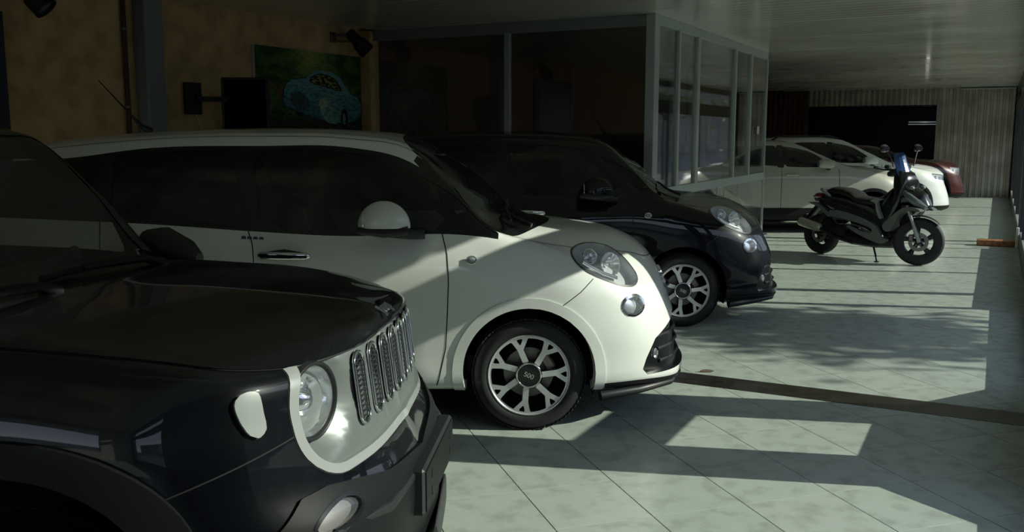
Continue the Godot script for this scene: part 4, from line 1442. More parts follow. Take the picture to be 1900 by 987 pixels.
	got = s.split(func(p: Vector3, t: Vector2) -> float: return maxf(6.9 - t.y, maxf(foot.call(p) - p.x, p.x - foot.call(p) - 0.1 - 0.05 * (1.0 - pow(p.z / 0.74, 2.0)))) if p.y < 1.4 and p.x < 0.4 and p.x > -0.4 else 0.5)
	put("cowl", got[0].offset(-0.004).both(), M.satin_black, car)
	s = got[1]
	# rear window
	got = s.split(func(p: Vector3, t: Vector2) -> float: return maxf(maxf(5.1 - t.y, t.y - 6.0), 14.2 - t.x))
	put("rear_window", got[0].both(), M.privacy_glass, car)
	s = got[1]
	# roof
	cuts = []
	got = s.split(func(p: Vector3, t: Vector2) -> float: return 6.0 - t.y if p.x < -0.4 else 0.5)
	s = got[1]
	var roof: Soup = got[0]
	var rc := []
	got = roof.split(func(p: Vector3, t: Vector2) -> float: return t.y - 7.05, rc)
	put2("roof_rail", got[0], paint, car)
	put("roof", got[1].both(), paint, car)
	var gaps := Soup.new().ribbon(rc, 0.0025)
	# bonnet
	cuts = []
	got = s.split(func(p: Vector3, t: Vector2) -> float: return 6.0 + 0.9 * smoothstep(2.6, 4.2, t.x) - 0.65 * (1.0 - smoothstep(1.4, 2.6, t.x)) - t.y if p.x > -0.4 else 0.5, cuts)
	put("bonnet", got[0].both(), paint, car)
	gaps.ribbon(cuts, 0.0028)
	s = got[1]
	# bumper, wings, doors, tail
	var bl := [Vector2(0.4, 0.9), Vector2(0.285, 0.79), Vector2(0.15, 0.69), Vector2(0.1, 0.6)]
	cuts = []
	got = s.split(func(p: Vector3, _t: Vector2) -> float: return at_y(bl, p.y) - p.x, cuts)
	put("front_bumper", got[0].both(), paint, car)
	gaps.ribbon(cuts.filter(func(q): return q[0].y < 0.85), 0.002)
	s = got[1]
	var d1 := [Vector2(-0.5, 1.16), Vector2(-0.475, 1.1), Vector2(-0.45, 1.0), Vector2(-0.44, 0.86), Vector2(-0.45, 0.65), Vector2(-0.46, 0.48), Vector2(-0.5, 0.3), Vector2(-0.52, 0.24)]
	cuts = []
	got = s.split(func(p: Vector3, _t: Vector2) -> float: return at_y(d1, p.y) - p.x, cuts)
	put("front_wing", got[0], paint, car)
	put("front_wing", got[0].mirror(), paint, car)
	gaps.ribbon(cuts, 0.003)
	s = got[1]
	var d2 := [Vector2(-1.545, 1.14), Vector2(-1.51, 1.05), Vector2(-1.5, 0.95), Vector2(-1.48, 0.4), Vector2(-1.48, 0.24)]
	cuts = []
	got = s.split(func(p: Vector3, _t: Vector2) -> float: return at_y(d2, p.y) - p.x, cuts)
	put("front_door", got[0], paint, car)
	put("front_door", got[0].mirror(), paint, car)
	gaps.ribbon(cuts, 0.003)
	s = got[1]
	var d3 := [Vector2(-2.36, 1.2), Vector2(-2.33, 0.95), Vector2(-2.22, 0.7), Vector2(-2.18, 0.5), Vector2(-2.16, 0.24)]
	cuts = []
	got = s.split(func(p: Vector3, _t: Vector2) -> float: return at_y(d3, p.y) - p.x, cuts)
	put("rear_door", got[0], paint, car)
	put("rear_door", got[0].mirror(), paint, car)
	gaps.ribbon(cuts, 0.003)
	put("rear_body", got[1].both(), paint, car)
	put_stuff("panel_gaps", gaps.both(), M.seam, car)
	put("underbody", Soup.new().box(Vector3(-1.15, 0.3, 0), Vector3(3.8, 0.18, 1.3)).box(Vector3(-1.3, 0.4, 0), Vector3(1.9, 0.3, 1.5)), M.well_black, car)
	# nose: chrome whisker and round badge
	put("chrome_whisker", Soup.new().tube([Vector3(0.872, 0.73, 0.0), Vector3(0.86, 0.735, 0.22), Vector3(0.835, 0.74, 0.34)], [0.018, 0.02, 0.012], 8).both(), M.chrome, car)
	put("nose_badge", Soup.new().lathe([Vector2(0.0, 0.022), Vector2(0.04, 0.02), Vector2(0.052, 0.012), Vector2(0.055, 0.0)], axle(Vector3(0.845, 0.77, 0), Vector3(0.95, 0.3, 0)), 24), M.chrome, car)
	for side in [1.0, -1.0]:
		# door mirror
		var m := Soup.new().ball(Transform3D(Basis.from_scale(Vector3(0.14, 0.135, 0.075)), Vector3(-0.77, 1.165, 1.0 * side)), 24, 10, -0.05, PI / 2)
		var mn := put("door_mirror", m, M.paint_white if paint == M.paint_white else paint, car)
		put("mirror_base", Soup.new().loft([[Vector3(-0.905, 1.145, 1.0 * side), 0.06, 0.02], [Vector3(-0.77, 1.14, 1.0 * side), 0.078, 0.035], [Vector3(-0.64, 1.145, 1.0 * side), 0.06, 0.025]], 16).loft([[Vector3(-0.77, 1.125, 0.97 * side), 0.06, 0.02], [Vector3(-0.64, 1.115, 0.9 * side), 0.06, 0.03], [Vector3(-0.57, 1.11, 0.835 * side), 0.05, 0.03]], 14), M.black_plastic, mn)
		put("mirror_glass", Soup.new().plate(curve2([Vector2(-0.06, -0.01), Vector2(0.06, -0.01), Vector2(0.055, 0.07), Vector2(0, 0.115), Vector2(-0.055, 0.07)], 3), frame(Vector3(-0.872, 1.168, 1.0 * side), Vector3(-1, 0, 0)).scaled_local(Vector3(0.8, 0.75, 1)), 0.004), M.chrome, mn)
		# handles
		for hx in [-1.33, -2.12]:
			put("door_handle", Soup.new().loft([[Vector3(hx - 0.145, 0.985 + 0.012, 0.892 * side), 0.008, 0.01], [Vector3(hx - 0.12, 0.997, 0.905 * side), 0.012, 0.022], [Vector3(hx, 0.995, 0.912 * side), 0.013, 0.022], [Vector3(hx + 0.12, 0.992, 0.905 * side), 0.012, 0.02], [Vector3(hx + 0.14, 0.99, 0.892 * side), 0.008, 0.01]], 14), M.chrome, car)
			put("handle_recess", Soup.new().loft([[Vector3(hx - 0.11, 1.002, 0.884 * side), 0.004, 0.012], [Vector3(hx, 1.0, 0.888 * side), 0.005, 0.03], [Vector3(hx + 0.11, 0.998, 0.884 * side), 0.004, 0.012]], 12), M.rim_dark, car)
		put("side_repeater", Soup.new().ball(Transform3D(Basis.from_scale(Vector3(0.024, 0.017, 0.012)), Vector3(-0.315, 0.968, 0.874 * side)), 14, 8), M.marker_lens, car)
		put("repeater_ring", Soup.new().loop(range(20).map(func(i): return Vector3(-0.315 + cos(TAU * i / 20.0) * 0.028, 0.968 + sin(TAU * i / 20.0) * 0.021, 0.874 * side)), 0.004), M.chrome, car)
		# wiper
		var wz := 0.52 if side > 0 else -0.08
		var wp := Soup.new().tube([Vector3(0.02, 1.125, wz), Vector3(-0.08, 1.165, wz - 0.05), Vector3(-0.13, 1.2, wz - 0.12)], [0.014, 0.012, 0.008], 6)
		wp.tube([Vector3(-0.1 + 0.0, 1.165, wz + 0.12), Vector3(-0.13, 1.21, wz - 0.15), Vector3(-0.12, 1.215, wz - 0.45)], 0.008, 6)
		put("wiper", wp, M.black_plastic, car)
		for ax in [0.0, -2.612]:
			make_wheel("wheel", car, Vector3(ax, 0.318, 0.862 * side), side, wm)
	# aerial at the rear of the roof
	put("aerial", Soup.new().tube([Vector3(-2.36, 1.665, 0), Vector3(-2.42, 1.7, 0), Vector3(-2.5, 1.79, 0), Vector3(-2.67, 1.98, 0)], [0.026, 0.014, 0.006, 0.003], 8), M.black_plastic, car)
	# tail lamps
	put2("tail_lamp", Soup.new().ball(Transform3D(Basis.from_scale(Vector3(0.09, 0.1, 0.06)), Vector3(-3.06, 0.98, 0.74)), 14, 8), M.red_lens, car)
	interior(car, -0.05, 1.1, 0.8, true)
	# small printed stickers by the door edge
	var st := Soup.new()
	for i in 4:
		st.plate(curve2([Vector2(-0.011, -0.011), Vector2(0.011, -0.011), Vector2(0.012, 0.009), Vector2(0, 0.013), Vector2(-0.012, 0.009)], 2), Transform3D(Basis.IDENTITY, Vector3(-1.56 + i * 0.032, 1.085 - i * 0.002, 0.843)), 0.001)
	if paint == M.paint_white:
		put_stuff("printed_stickers", st, M.print_dark, car)
	return car

# ---------------------------------------------------------------- the black off-roader in front. Local: front axle at the origin, nose +x, right side +z
func off_rows() -> Array:
	var xm := [0.0, -0.3, -0.53, -0.72, -1.0, -1.5, -2.1, -2.57]
	var r := []
	r.append(grid_row([Vector3(0.78, 0.22, 0), Vector3(0.76, 0.22, 0.4), Vector3(0.66, 0.24, 0.62), Vector3(0.55, 0.26, 0.72), Vector3(0.4, 0.28, 0.78)], xm, fill(0.28, 8), fill(0.78, 8), [Vector3(-3.0, 0.3, 0.76), Vector3(-3.2, 0.32, 0.62), Vector3(-3.28, 0.33, 0.35), Vector3(-3.3, 0.33, 0)]))
	r.append(grid_row([Vector3(0.88, 0.24, 0), Vector3(0.86, 0.24, 0.44), Vector3(0.76, 0.27, 0.69), Vector3(0.63, 0.3, 0.8), Vector3(0.45, 0.3, 0.86)], xm, fill(0.3, 8), fill(0.865, 8), [Vector3(-3.0, 0.33, 0.84), Vector3(-3.22, 0.36, 0.68), Vector3(-3.32, 0.38, 0.36), Vector3(-3.34, 0.38, 0)]))
	r.append(grid_row([Vector3(0.9, 0.42, 0), Vector3(0.872, 0.42, 0.44), Vector3(0.77, 0.44, 0.69), Vector3(0.63, 0.46, 0.82), Vector3(0.46, 0.47, 0.88)], xm, fill(0.47, 8), fill(0.888, 8), [Vector3(-3.02, 0.5, 0.86), Vector3(-3.26, 0.5, 0.69), Vector3(-3.36, 0.5, 0.37), Vector3(-3.38, 0.5, 0)]))
	r.append(grid_row([Vector3(0.905, 0.63, 0), Vector3(0.875, 0.63, 0.43), Vector3(0.775, 0.65, 0.68), Vector3(0.64, 0.67, 0.815), Vector3(0.46, 0.69, 0.885)], xm, fill(0.68, 8), fill(0.892, 8), [Vector3(-3.02, 0.7, 0.86), Vector3(-3.25, 0.7, 0.69), Vector3(-3.34, 0.7, 0.37), Vector3(-3.35, 0.7, 0)]))
	r.append(grid_row([Vector3(0.862, 0.735, 0), Vector3(0.826, 0.735, 0.42), Vector3(0.74, 0.745, 0.655), Vector3(0.625, 0.77, 0.8), Vector3(0.46, 0.8, 0.885)], xm, fill(0.84, 8), fill(0.895, 8), [Vector3(-3.0, 0.84, 0.86), Vector3(-3.22, 0.84, 0.68), Vector3(-3.3, 0.84, 0.36), Vector3(-3.31, 0.84, 0)]))
	r.append(grid_row([Vector3(0.838, 0.9, 0), Vector3(0.802, 0.9, 0.42), Vector3(0.708, 0.915, 0.65), Vector3(0.605, 0.93, 0.785), Vector3(0.45, 0.945, 0.872)], xm, [0.965, 0.975, 0.98, 0.98, 0.98, 0.98, 0.98, 0.98], fill(0.886, 8), [Vector3(-3.0, 0.98, 0.85), Vector3(-3.2, 0.98, 0.67), Vector3(-3.27, 0.98, 0.36), Vector3(-3.28, 0.98, 0)]))
	# belt line; in front the outer edge of the bonnet
	r.append(grid_row([Vector3(0.817, 1.03, 0), Vector3(0.78, 1.03, 0.42), Vector3(0.69, 1.03, 0.63), Vector3(0.595, 1.045, 0.745), Vector3(0.43, 1.07, 0.805)], [0.0, -0.28, -0.42, -0.6, -1.0, -1.5, -2.1, -2.57], [1.1, 1.115, 1.125, 1.13, 1.14, 1.15, 1.16, 1.17], [0.81, 0.81, 0.81, 0.81, 0.815, 0.815, 0.81, 0.8], [Vector3(-3.0, 1.18, 0.77), Vector3(-3.15, 1.18, 0.62), Vector3(-3.22, 1.18, 0.35), Vector3(-3.23, 1.18, 0)]))
	# top of the side glass; outer side of the screen pillar
	r.append(grid_row([Vector3(0.81, 1.06, 0), Vector3(0.77, 1.055, 0.41), Vector3(0.675, 1.052, 0.59), Vector3(0.565, 1.068, 0.69), Vector3(0.38, 1.1, 0.74)], [-0.03, -0.3, -0.52, -0.7, -1.0, -1.5, -2.1, -2.55], [1.13, 1.14, 1.4, 1.56, 1.58, 1.59, 1.58, 1.57], [0.75, 0.765, 0.72, 0.685, 0.68, 0.675, 0.67, 0.66], [Vector3(-2.95, 1.54, 0.62), Vector3(-3.1, 1.54, 0.5), Vector3(-3.15, 1.54, 0.3), Vector3(-3.16, 1.54, 0)]))
	r.append(grid_row([Vector3(0.795, 1.08, 0), Vector3(0.752, 1.076, 0.38), Vector3(0.645, 1.076, 0.53), Vector3(0.52, 1.092, 0.62), Vector3(0.34, 1.114, 0.67)], [-0.06, -0.31, -0.535, -0.715, -1.0, -1.5, -2.1, -2.53], [1.142, 1.155, 1.43, 1.615, 1.635, 1.645, 1.64, 1.63], [0.69, 0.725, 0.68, 0.64, 0.63, 0.625, 0.62, 0.61], [Vector3(-2.92, 1.6, 0.58), Vector3(-3.08, 1.595, 0.46), Vector3(-3.14, 1.59, 0.28), Vector3(-3.15, 1.59, 0)]))
	r.append(grid_row([Vector3(0.77, 1.094, 0), Vector3(0.71, 1.099, 0.24), Vector3(0.63, 1.106, 0.34), Vector3(0.46, 1.12, 0.39), Vector3(0.24, 1.136, 0.42)], [-0.1, -0.265, -0.54, -0.735, -0.98, -1.5, -2.1, -2.5], [1.155, 1.17, 1.47, 1.65, 1.668, 1.685, 1.68, 1.67], [0.42, 0.42, 0.41, 0.4, 0.39, 0.39, 0.39, 0.39], [Vector3(-2.88, 1.645, 0.36), Vector3(-3.05, 1.635, 0.3), Vector3(-3.12, 1.62, 0.2), Vector3(-3.14, 1.61, 0)]))
	r.append(grid_row([Vector3(0.745, 1.102, 0), Vector3(0.67, 1.112, 0), Vector3(0.56, 1.123, 0), Vector3(0.38, 1.138, 0), Vector3(0.16, 1.152, 0)], [-0.1, -0.245, -0.54, -0.745, -0.97, -1.5, -2.1, -2.5], [1.162, 1.175, 1.485, 1.66, 1.678, 1.695, 1.69, 1.68], fill(0, 8), [Vector3(-2.88, 1.655, 0), Vector3(-3.04, 1.64, 0), Vector3(-3.11, 1.625, 0), Vector3(-3.13, 1.615, 0)]))
	return r

func super_ring(p: Vector3, ax: float, a: float, b: float) -> float:   # squarish arch; about metres
	if p.z < 0.4:
		return 1.0
	var v := pow(pow(absf(p.x - ax) / a, 3.0) + pow(absf(p.y - 0.33) / b, 3.0), 1.0 / 3.0)
	return (v - 1.0) * a

func stadium(w: float, h: float, n := 8) -> Array:
	var r := []
	for i in n + 1:
		var a := PI * i / n
		r.append(Vector2(cos(a) * w, h - w + sin(a) * w))
	for i in n + 1:
		var a := PI + PI * i / n
		r.append(Vector2(cos(a) * w, -h + w + sin(a) * w))
	return r

func off_roader(at: Vector3, turn: float) -> Node3D:
	var car := thing("off_roader", "black off-roader nearest the camera, chrome slotted grille and round headlamp", "car", at, turn)
	var paint = M.paint_night
	var su := [8, 8, 7, 7, 9, 6, 6, 5, 5, 5, 6, 5, 5, 4, 3, 3]
	var sv := [2, 4, 5, 5, 7, 6, 5, 4, 6, 7]
	var s := shell(off_rows(), su, sv, func(p: Vector3) -> Vector3: return Vector3(clampf(p.x, -2.6, 0.1), 0.72, 0.0))
	var got: Array
	var cuts := []
	var gaps := Soup.new()
	# arches with dark cladding
	for ax in [0.0, -2.57]:
		cuts = []
		got = s.split(func(p: Vector3, _t: Vector2) -> float: return super_ring(p, ax, 0.46, 0.515) if p.y < 0.97 else 1.0, cuts)
		s = got[1]
		var lip := Soup.new().skirt(cuts, 0.07)
		cuts = []
		got = s.split(func(p: Vector3, _t: Vector2) -> float: return super_ring(p, ax, 0.57, 0.6) if p.y < 0.97 else 1.0, cuts)
		s = got[1]
		var cl: Soup = got[0].offset(0.016)
		for q in cuts:
			cl.face(q[0], q[2], q[2] + q[3] * 0.016, q[0] + q[1] * 0.016, q[1])
		put("arch_cladding", cl.add(lip), M.cladding, car)
		put("arch_cladding", cl.mirror(), M.cladding, car)
		var well := Soup.new()
		var ring := []
		for i in 21:
			var a := PI * i / 20.0
			ring.append(Vector3(ax + 0.47 * signf(cos(a)) * pow(absf(cos(a)), 0.66), 0.33 + 0.53 * pow(sin(a), 0.66), 0))
		for i in 20:
			well.face(ring[i] + Vector3(0, 0, 0.4), ring[i + 1] + Vector3(0, 0, 0.4), ring[i + 1] + Vector3(0, 0, 0.84), ring[i] + Vector3(0, 0, 0.84), Vector3(ax, 0.3, 0) - ring[i])
			well.face(ring[i] + Vector3(0, 0, 0.4), ring[i + 1] + Vector3(0, 0, 0.4), Vector3(ax, 0.33, 0.4), Vector3(ax, 0.33, 0.4), Vector3(0, 0, 1))
		put("wheel_well", well, M.well_black, car)
		put("wheel_well", well.mirror(), M.well_black, car)
	# silver fascia with lamp dishes
	var fd := func(z: float, y: float) -> float:
		var q := Vector2(absf(z) - (0.668 - 0.16), absf(y - 0.92) - (0.18 - 0.16))
		return Vector2(maxf(q.x, 0), maxf(q.y, 0)).length() + minf(maxf(q.x, q.y), 0.0) - 0.16
	cuts = []
	got = s.split(func(p: Vector3, t: Vector2) -> float: return maxf(fd.call(p.z, p.y), maxf(t.y - 6.7, 3.2 - t.y)) if p.x > 0.55 else 0.5, cuts)
	s = got[1]
	var fas: Soup = got[0]
	var ic := []
	got = fas.split(func(p: Vector3, _t: Vector2) -> float: return fd.call(p.z, p.y) + 0.026, ic)
	var rim: Soup = got[1].offset(0.004)
	for q in cuts:
		rim.face(q[0], q[2], q[2] + q[3] * 0.004, q[0] + q[1] * 0.004, q[1])
	rim.skirt(ic.map(func(q): return [q[0] + q[1] * 0.004, q[1], q[2] + q[3] * 0.004, q[3]]), 0.03)
	put("fascia_rim", rim.both(), M.bright_silver, car)
	var lc := Vector3(0.728, 0.943, 0.558)
	var dish: Soup = got[0].moved(func(p: Vector3, n: Vector3) -> Vector3:
		var d := Vector2(p.z - lc.z, p.y - lc.y).length()
		return p - n * 0.014 - Vector3(1, 0, 0) * 0.055 * (1.0 - smoothstep(0.095, 0.155, d)))
	put("silver_fascia", dish.both(), M.satin_silver, car)
	gaps.ribbon(cuts, 0.003)
	# round headlamps
	for side in [1.0, -1.0]:
		var c := Vector3(lc.x - 0.03, lc.y, lc.z * side - 0.012 * side)
		var dir := Vector3(cos(0.33), 0.02, sin(0.33) * side).normalized()
		var x := axle(c, dir)
		put("headlamp_bezel", Soup.new().lathe([Vector2(0.094, 0.018), Vector2(0.098, 0.03), Vector2(0.106, 0.028), Vector2(0.112, 0.0), Vector2(0.112, -0.05)], x, 48), M.rim_dark, car)
		put("headlamp_reflector", Soup.new().lathe([Vector2(0.0, -0.06), Vector2(0.05, -0.05), Vector2(0.08, -0.02), Vector2(0.093, 0.012), Vector2(0.096, 0.02)], x, 40), M.reflector, car)
		put("headlamp_projector", Soup.new().lathe([Vector2(0.0, 0.012), Vector2(0.02, 0.008), Vector2(0.032, -0.008), Vector2(0.04, -0.008), Vector2(0.042, -0.05)], x, 24).tube([c - dir * 0.02 + Vector3(0, 0.05, -0.04 * side), c + dir * 0.01 + Vector3(0, 0.035, -0.03 * side)], 0.012, 8), M.chrome, car)
		put("headlamp_lens", Soup.new().lathe([Vector2(0.0, 0.052), Vector2(0.03, 0.049), Vector2(0.06, 0.041), Vector2(0.085, 0.028), Vector2(0.096, 0.018)], x, 40), M.lens_glass, car)
	# seven chrome slots
	var st := stadium(0.036, 0.104)
	for k in 7:
		var z := (3 - k) * 0.119
		var xs := 0.826 - 0.028 * pow(absf(z) / 0.4, 2.0)
		var out := Vector3(1, 0.12, 0.13 * z / 0.36).normalized()
		var fr := frame(Vector3(xs, 0.93, z), out, Vector3(-0.12, 1, 0))
		var path := []
		for q in st:
			path.append(fr * Vector3(q.x, q.y, 0.0))
		var g := put("grille_slot", Soup.new().loop(path, 0.0055, 8), M.chrome, car)
		var pol := PackedVector2Array()
		for q in stadium(0.033, 0.101):
			pol.append(q)
		put("slot_well", Soup.new().plate(pol, fr.translated_local(Vector3(0, 0, -0.012)), 0.005), M.well_black, g)
		var me := Soup.new()
		for i in 13:
			var y := -0.088 + i * 0.0147
			me.tube([fr * Vector3(-0.03, y, 0.0), fr * Vector3(0.0, y + 0.008, 0.002), fr * Vector3(0.03, y, 0.0)], 0.0022, 4, false)
			me.tube([fr * Vector3(-0.03, y, 0.0), fr * Vector3(0.0, y - 0.008, 0.002), fr * Vector3(0.03, y, 0.0)], 0.0022, 4, false)
		put_stuff("slot_mesh", me, M.black_plastic, g)
	# bumper cladding: the dark lower part of the nose, sills
	var bd := [Vector2(0.0, 0.645), Vector2(0.15, 0.66), Vector2(0.35, 0.68), Vector2(0.5, 0.712), Vector2(0.62, 0.735), Vector2(0.7, 0.73), Vector2(0.78, 0.67), Vector2(0.86, 0.5), Vector2(0.9, 0.42)]
	cuts = []
	got = s.split(func(p: Vector3, _t: Vector2) -> float: return p.y - at_x(bd, absf(p.z)) if p.x > 0.3 else 0.5, cuts)
	s = got[1]
	var cl: Soup = got[0]
	# fog lamp opening
	var fp := curve2([Vector2(0.535, 0.675), Vector2(0.58, 0.695), Vector2(0.65, 0.685), Vector2(0.705, 0.655), Vector2(0.695, 0.63), Vector2(0.63, 0.63), Vector2(0.55, 0.648)], 4)
	var fc := []
	got = cl.split(func(p: Vector3, _t: Vector2) -> float: return sd_poly(Vector2(p.z, p.y), fp) if p.x > 0.5 and p.y > 0.55 else 0.5, fc)
	cl = got[1].offset(0.012)
	for q in cuts:
		cl.face(q[0], q[2], q[2] + q[3] * 0.012, q[0] + q[1] * 0.012, q[1])
	put("bumper_cladding", cl.both(), M.cladding, car)
	var fog: Soup = got[0].offset(-0.02).skirt(fc.map(func(q): return [q[0] + q[1] * 0.012, q[1], q[2] + q[3] * 0.012, q[3]]), 0.032)
	put("fog_lamp_bowl", fog, M.steel, car)
	put("fog_lamp_bowl", fog.mirror(), M.steel, car)
	put("fog_lamp_lens", got[0].offset(0.002), M.lens_glass, car)
	put("fog_lamp_lens", got[0].offset(0.002).mirror(), M.lens_glass, car)
	put2("fog_lamp_rim", Soup.new().ribbon(fc, 0.006, 0.014), M.satin_black, car)
	put("tow_cap", Soup.new().lathe([Vector2(0.0, 0.004), Vector2(0.036, 0.003), Vector2(0.04, 0.0)], axle(Vector3(0.878, 0.59, 0.39), Vector3(0.98, 0.02, 0.12)), 24), M.cladding, car)
	put("bumper_ridge", Soup.new().tube([Vector3(0.915, 0.6, 0.0), Vector3(0.888, 0.605, 0.42), Vector3(0.8, 0.625, 0.66)], [0.02, 0.02, 0.012], 8).both(), M.black_plastic, car)
	put("skid_lip", Soup.new().loft([[Vector3(0.58, 0.28, 0.8), 0.03, 0.03], [Vector3(0.76, 0.27, 0.69), 0.05, 0.06], [Vector3(0.9, 0.275, 0.5), 0.07, 0.07], [Vector3(0.945, 0.275, 0.0), 0.08, 0.075]], 14).both(), M.black_plastic, car)
	got = s.split(func(p: Vector3, _t: Vector2) -> float: return p.y - 0.42 if p.x < 0.2 else p.y - 0.3)
	put2("sill_cladding", got[0].offset(0.008), M.cladding, car)
	s = got[1]
	# marker lamp ahead of the wheel, proud of the wing
	var mp := curve2([Vector2(0.592, 1.0), Vector2(0.606, 1.018), Vector2(0.634, 1.012), Vector2(0.645, 0.96), Vector2(0.65, 0.925), Vector2(0.638, 0.908), Vector2(0.618, 0.925), Vector2(0.6, 0.965)], 4)
	cuts = []
	got = s.split(func(p: Vector3, t: Vector2) -> float: return sd_poly(Vector2(p.x, p.y), mp) if p.z > 0.55 and p.x > 0.5 and t.y < 7.0 else 0.5, cuts)
	s = got[1]
	var mk: Soup = got[0].offset(0.013)
	for q in cuts:
		mk.face(q[0], q[2], q[2] + q[3] * 0.013, q[0] + q[1] * 0.013, q[1])
	put("marker_lamp", mk, M.marker_lens, car)
	put("marker_lamp", mk.mirror(), M.marker_lens, car)
	gaps.ribbon(cuts, 0.004)
	# side glass
	got = s.split(func(p: Vector3, t: Vector2) -> float: return maxf(maxf(6.04 - t.y, t.y - 7.0), maxf(6.15 - t.x, t.x - 13.2)))
	s = got[1]
	var dlo: Soup = got[0]
	for q in [["front_pane", -0.45, -1.42, M.screen_glass], ["rear_pane", -1.5, -2.25, M.privacy_glass], ["tail_pane", -2.33, -2.85, M.privacy_glass]]:
		cuts = []
		got = dlo.split(func(p: Vector3, t: Vector2) -> float: return maxf(maxf(p.x - q[1] - (1.13 - p.y) * 0.35, q[2] - p.x), maxf(6.1 - t.y, t.y - 6.92)), cuts)
		dlo = got[1].skirt(cuts, 0.006)
		put(q[0], got[0].offset(-0.004), q[3], car)
		put(q[0], got[0].offset(-0.004).mirror(), q[3], car)
	put2("window_pillars", dlo, M.satin_black, car)
	# windscreen, cowl, roof, bonnet
	var top := func(p: Vector3) -> float: return -0.735 + 0.03 * pow(p.z / 0.65, 2.0)
	var foot := func(p: Vector3) -> float: return -0.27 - 0.05 * pow(p.z / 0.72, 2.0)
	got = s.split(func(p: Vector3, t: Vector2) -> float: return maxf(8.05 - t.y, maxf(top.call(p) - p.x, p.x - foot.call(p))) if p.x < 0.1 and p.x > -1.0 else 0.5)
	s = got[1]
	put("windscreen", got[0].offset(-0.003).both(), M.screen_glass, car)
	got = s.split(func(p: Vector3, t: Vector2) -> float: return maxf(7.7 - t.y, maxf(foot.call(p) - p.x, p.x - foot.call(p) - 0.1)) if p.x < 0.1 and p.x > -0.6 and p.y < 1.3 else 0.5)
	s = got[1]
	put("cowl", got[0].offset(-0.006).both(), M.satin_black, car)
	got = s.split(func(p: Vector3, t: Vector2) -> float: return maxf(7.0 - t.y, maxf(5.9 - t.x, t.x - 8.2)))
	put2("screen_pillar", got[0], paint, car)
	s = got[1]
	got = s.split(func(p: Vector3, t: Vector2) -> float: return maxf(maxf(6.1 - t.y, t.y - 7.0), 14.2 - t.x))
	put("rear_window", got[0].both(), M.privacy_glass, car)
	s = got[1]
	got = s.split(func(p: Vector3, t: Vector2) -> float: return 7.0 - t.y if p.x < -0.5 else 0.5)
	put("roof", got[0].both(), paint, car)
	s = got[1]
	cuts = []
	got = s.split(func(p: Vector3, t: Vector2) -> float: return 6.72 - t.y if p.x > -0.6 else 0.5, cuts)
	var bon: Soup = got[0].offset(0.004).skirt(cuts.map(func(q): return [q[0] + q[1] * 0.004, q[1], q[2] + q[3] * 0.004, q[3]]), 0.014)
	put("bonnet", bon.both(), paint, car)
	gaps.ribbon(cuts, 0.004)
	s = got[1]
	# bumper skin, wings, doors
	var bl := [Vector2(0.73, 0.9), Vector2(0.715, 0.885), Vector2(0.6, 0.845), Vector2(0.49, 0.8), Vector2(0.44, 0.7)]
	cuts = []
	got = s.split(func(p: Vector3, _t: Vector2) -> float: return maxf(p.y - (0.62 + 0.36 * p.x + 0.01) , 0.42 - p.x) if p.x > 0.3 else 0.5, cuts)
	put("bumper_skin", got[0].both(), paint, car)
	gaps.ribbon(cuts, 0.002)
	s = got[1]
	for q in [["front_wing", -0.55], ["front_door", -1.46], ["rear_door", -2.2]]:
		cuts = []
		got = s.split(func(p: Vector3, _t: Vector2) -> float: return q[1] - p.x, cuts)
		put(q[0], got[0], paint, car)
		put(q[0], got[0].mirror(), paint, car)
		gaps.ribbon(cuts, 0.003)
		s = got[1]
	put("rear_body", s.both(), paint, car)
	put_stuff("panel_gaps", gaps.both(), M.seam, car)
	put("underbody", Soup.new().box(Vector3(-1.2, 0.36, 0), Vector3(3.7, 0.2, 1.3)).box(Vector3(0.55, 0.6, 0), Vector3(0.3, 0.5, 1.0)), M.well_black, car)
	# number plate carrier, left blank
	var pl := put("plate_carrier", Soup.new().box(Vector3(0.925, 0.55, -0.1), Vector3(0.05, 0.15, 0.58), Basis.IDENTITY, 0.008), M.black_plastic, car)
	put("carrier_face", Soup.new().box(Vector3(0.952, 0.548, -0.1), Vector3(0.006, 0.13, 0.55), Basis.IDENTITY, 0.002), M.cladding, pl)
	var holes := Soup.new()
	for z in [0.08, -0.3]:
		for y in [0.52, 0.575]:
			holes.box(Vector3(0.9555, y, z), Vector3(0.002, 0.03, 0.008))
	put_stuff("screw_slots", holes, M.well_black, pl)
	# bonnet lettering, washers, wipers
	put("bonnet_lettering", text_soup("Jeep", 0.038, 0.006, Transform3D(Basis(Vector3(0, 0, -1), Vector3(-0.86, 0.5, 0).normalized(), Vector3(0.5, 0.86, 0).normalized()), Vector3(0.789, 1.094, -0.01)), "Droid Sans"), M.machined, car)
	for z in [-0.1, -0.5]:
		put("washer_nozzle", Soup.new().ball(Transform3D(Basis.from_scale(Vector3(0.022, 0.012, 0.014)), Vector3(0.06, 1.148 - 0.03 * absf(z), z)), 10, 6), M.black_plastic, car)
	for q in [[-0.47, 0.14], [0.2, 0.72]]:
		var w := Soup.new().tube([Vector3(-0.17, 1.165, q[0]), Vector3(-0.2, 1.19, q[0] + 0.06), Vector3(-0.245, 1.2, (q[0] + q[1]) * 0.5 + 0.1)], [0.02, 0.016, 0.009], 6)
		w.tube([Vector3(-0.235, 1.192, q[0] + 0.05), Vector3(-0.25, 1.2, (q[0] + q[1]) * 0.5), Vector3(-0.265, 1.195, q[1])], 0.011, 6)
		put("wiper", w, M.cladding, car)
